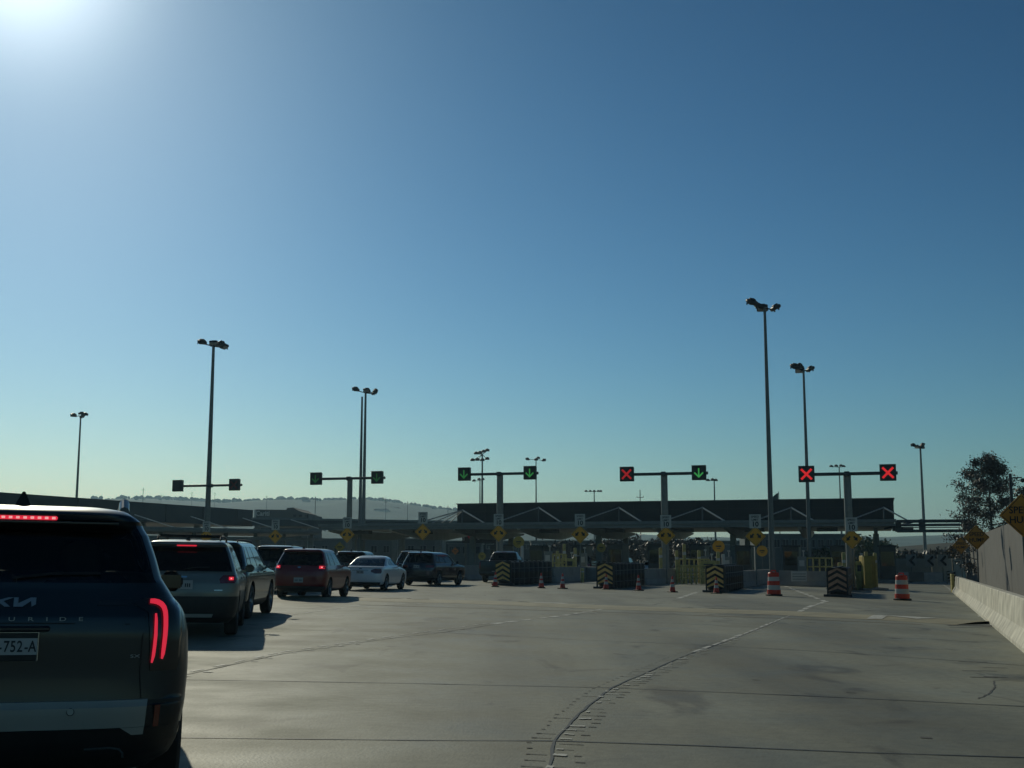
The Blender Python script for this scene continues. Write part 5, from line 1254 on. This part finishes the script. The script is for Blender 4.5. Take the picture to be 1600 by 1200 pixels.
# ------------------------------------------------------------------ trees
def leafmat(name, c):
    m = mat(name, c, .55, var=.55, scale=.9); return m
def tree(p, H, R, label, m, n=5200, seed=1, trunk=.16, leaf=.11, shape=1.0, base=.16, name='tree', cat='tree', group=None):
    rnd = random.Random(seed); t = thing(name, label, cat, p, 0, group); tk = MB(); tips = []
    tk.tube((0, 0, -.1), (.05, .02, H * .5), trunk, trunk * .6, 10); tk.tube((.05, .02, H * .5), (.0, .1, H * .93), trunk * .6, .02, 8)
    for i in range(46):
        f = base + (.95 - base) * (i / 46) ** .9; a = i * 2.4 + rnd.uniform(-.4, .4); prof = (1 - ((f - .35) / .66) ** 2) if f > .35 else .92 + .3 * (f - base)
        L_ = R * max(.12, prof) * rnd.uniform(.65, 1.12) * shape; s0 = Vector((0, 0, H * f)); e = s0 + Vector((cos(a) * L_, sin(a) * L_, L_ * rnd.uniform(.15, .55)))
        mid = s0.lerp(e, .5) + Vector((0, 0, -.06 * L_)); r0 = trunk * .3 * (1.1 - f); tk.tube(s0, mid, r0 + .012, r0 * .7 + .008, 5, caps=False); tk.tube(mid, e, r0 * .7 + .008, .006, 5, caps=False)
        for k in range(5):
            q = mid.lerp(e, rnd.uniform(-.3, 1.0)); a2 = a + rnd.uniform(-1.1, 1.1); e2 = q + Vector((cos(a2), sin(a2), rnd.uniform(-.1, .7))) * L_ * rnd.uniform(.18, .42); tk.tube(q, e2, .012, .004, 4, caps=False); tips.append((q, e2))
    tk.build('trunk', mat('bark', (.05, .04, .03), .9), t)
    lv = MB(); V = []; Fs = []
    for i in range(n):
        q, e = rnd.choice(tips); c = q.lerp(e, rnd.uniform(.1, 1.15)) + Vector((rnd.gauss(0, .17), rnd.gauss(0, .17), rnd.gauss(0, .16))) * (R / 2)
        s_ = leaf * rnd.uniform(.6, 1.5); u = Vector((rnd.gauss(0, 1), rnd.gauss(0, 1), rnd.gauss(0, 1))).normalized(); v = u.cross(Vector((rnd.gauss(0, 1), rnd.gauss(0, 1), rnd.gauss(0, 1)))).normalized()
        b = len(V); V += [c - u * s_, c - v * s_ * .4, c + u * s_, c + v * s_ * .4]; Fs.append((b, b + 1, b + 2, b + 3))
    lv.quadmesh(V, Fs); lv.build('crown', m, t, fix=False)
    return t
M_leaf = leafmat('tree_leaf', (.085, .07, .055)); M_bush = leafmat('bush_leaf', (.07, .10, .04))
p = onground(1553, 92); tree(p, ZW(706, 92) - p.z, 2.6, 'airy dark tree behind the right hand wall', M_leaf, 21000, 3, .13, .09, 1.0, .08)
p = onground(1612, 96); tree(p, ZW(752, 96) - p.z, 2.2, 'second smaller dark tree at the right photo edge behind the wall', M_leaf, 3000, 5, .12, .12, 1.0, .2)
random.seed(3)
for i, (px, d, yt, R, lb) in enumerate(((1352, 140, 843, 2.6, 'green bush seen right of the rightmost double arrow sign'), (1373, 142, 847, 2.2, 'smaller green bush beside the right end booth'), (1285, 150, 858, 2.0, 'dark green shrub behind the rightmost gantry post'),
     (1080, 145, 846, 2.8, 'grey green tree under the canopy behind the yellow railings'), (1048, 160, 842, 3.2, 'dull tree under the canopy behind the cross and arrow gantry'), (985, 165, 843, 3.2, 'pale hazy tree under the canopy above the second cushion'), (945, 160, 846, 2.6, 'hazy tree under the canopy right of the third gap'), (880, 165, 850, 2.8, 'dark tree under the canopy above the leftmost barrels'),
     (1420, 150, 864, 2.0, 'brown bush behind the far beige wall, left one'), (1478, 150, 862, 2.4, 'brown bush behind the far beige wall, right one'))):
    p = onground(px, d); tree(p, max(1.6, ZW(yt, d) - p.z), R, lb, M_bush if i < 3 else M_leaf, 900, 20 + i, .12, .28, 1.1, .12, name='bush' if i in (0, 1, 2, 8, 9) else 'tree', cat='bush' if i in (0, 1, 2, 8, 9) else 'tree')

# ------------------------------------------------------------------ haze: the air over the whole place
hm = bpy.data.materials.new('haze_air'); hm.use_nodes = True; n = hm.node_tree; n.nodes.clear()
o_ = n.nodes.new('ShaderNodeOutputMaterial'); pv = n.nodes.new('ShaderNodeVolumePrincipled'); pv.inputs['Density'].default_value = HAZE; pv.inputs['Color'].default_value = (.50, .80, 1.0, 1); pv.inputs['Anisotropy'].default_value = .38
n.links.new(pv.outputs[0], o_.inputs['Volume'])
hz = MB().box((0, 2200, 75), (7400, 4900, 154)).build('haze', hm); tag(hz, kind='stuff')
hz.display_type = 'WIRE'
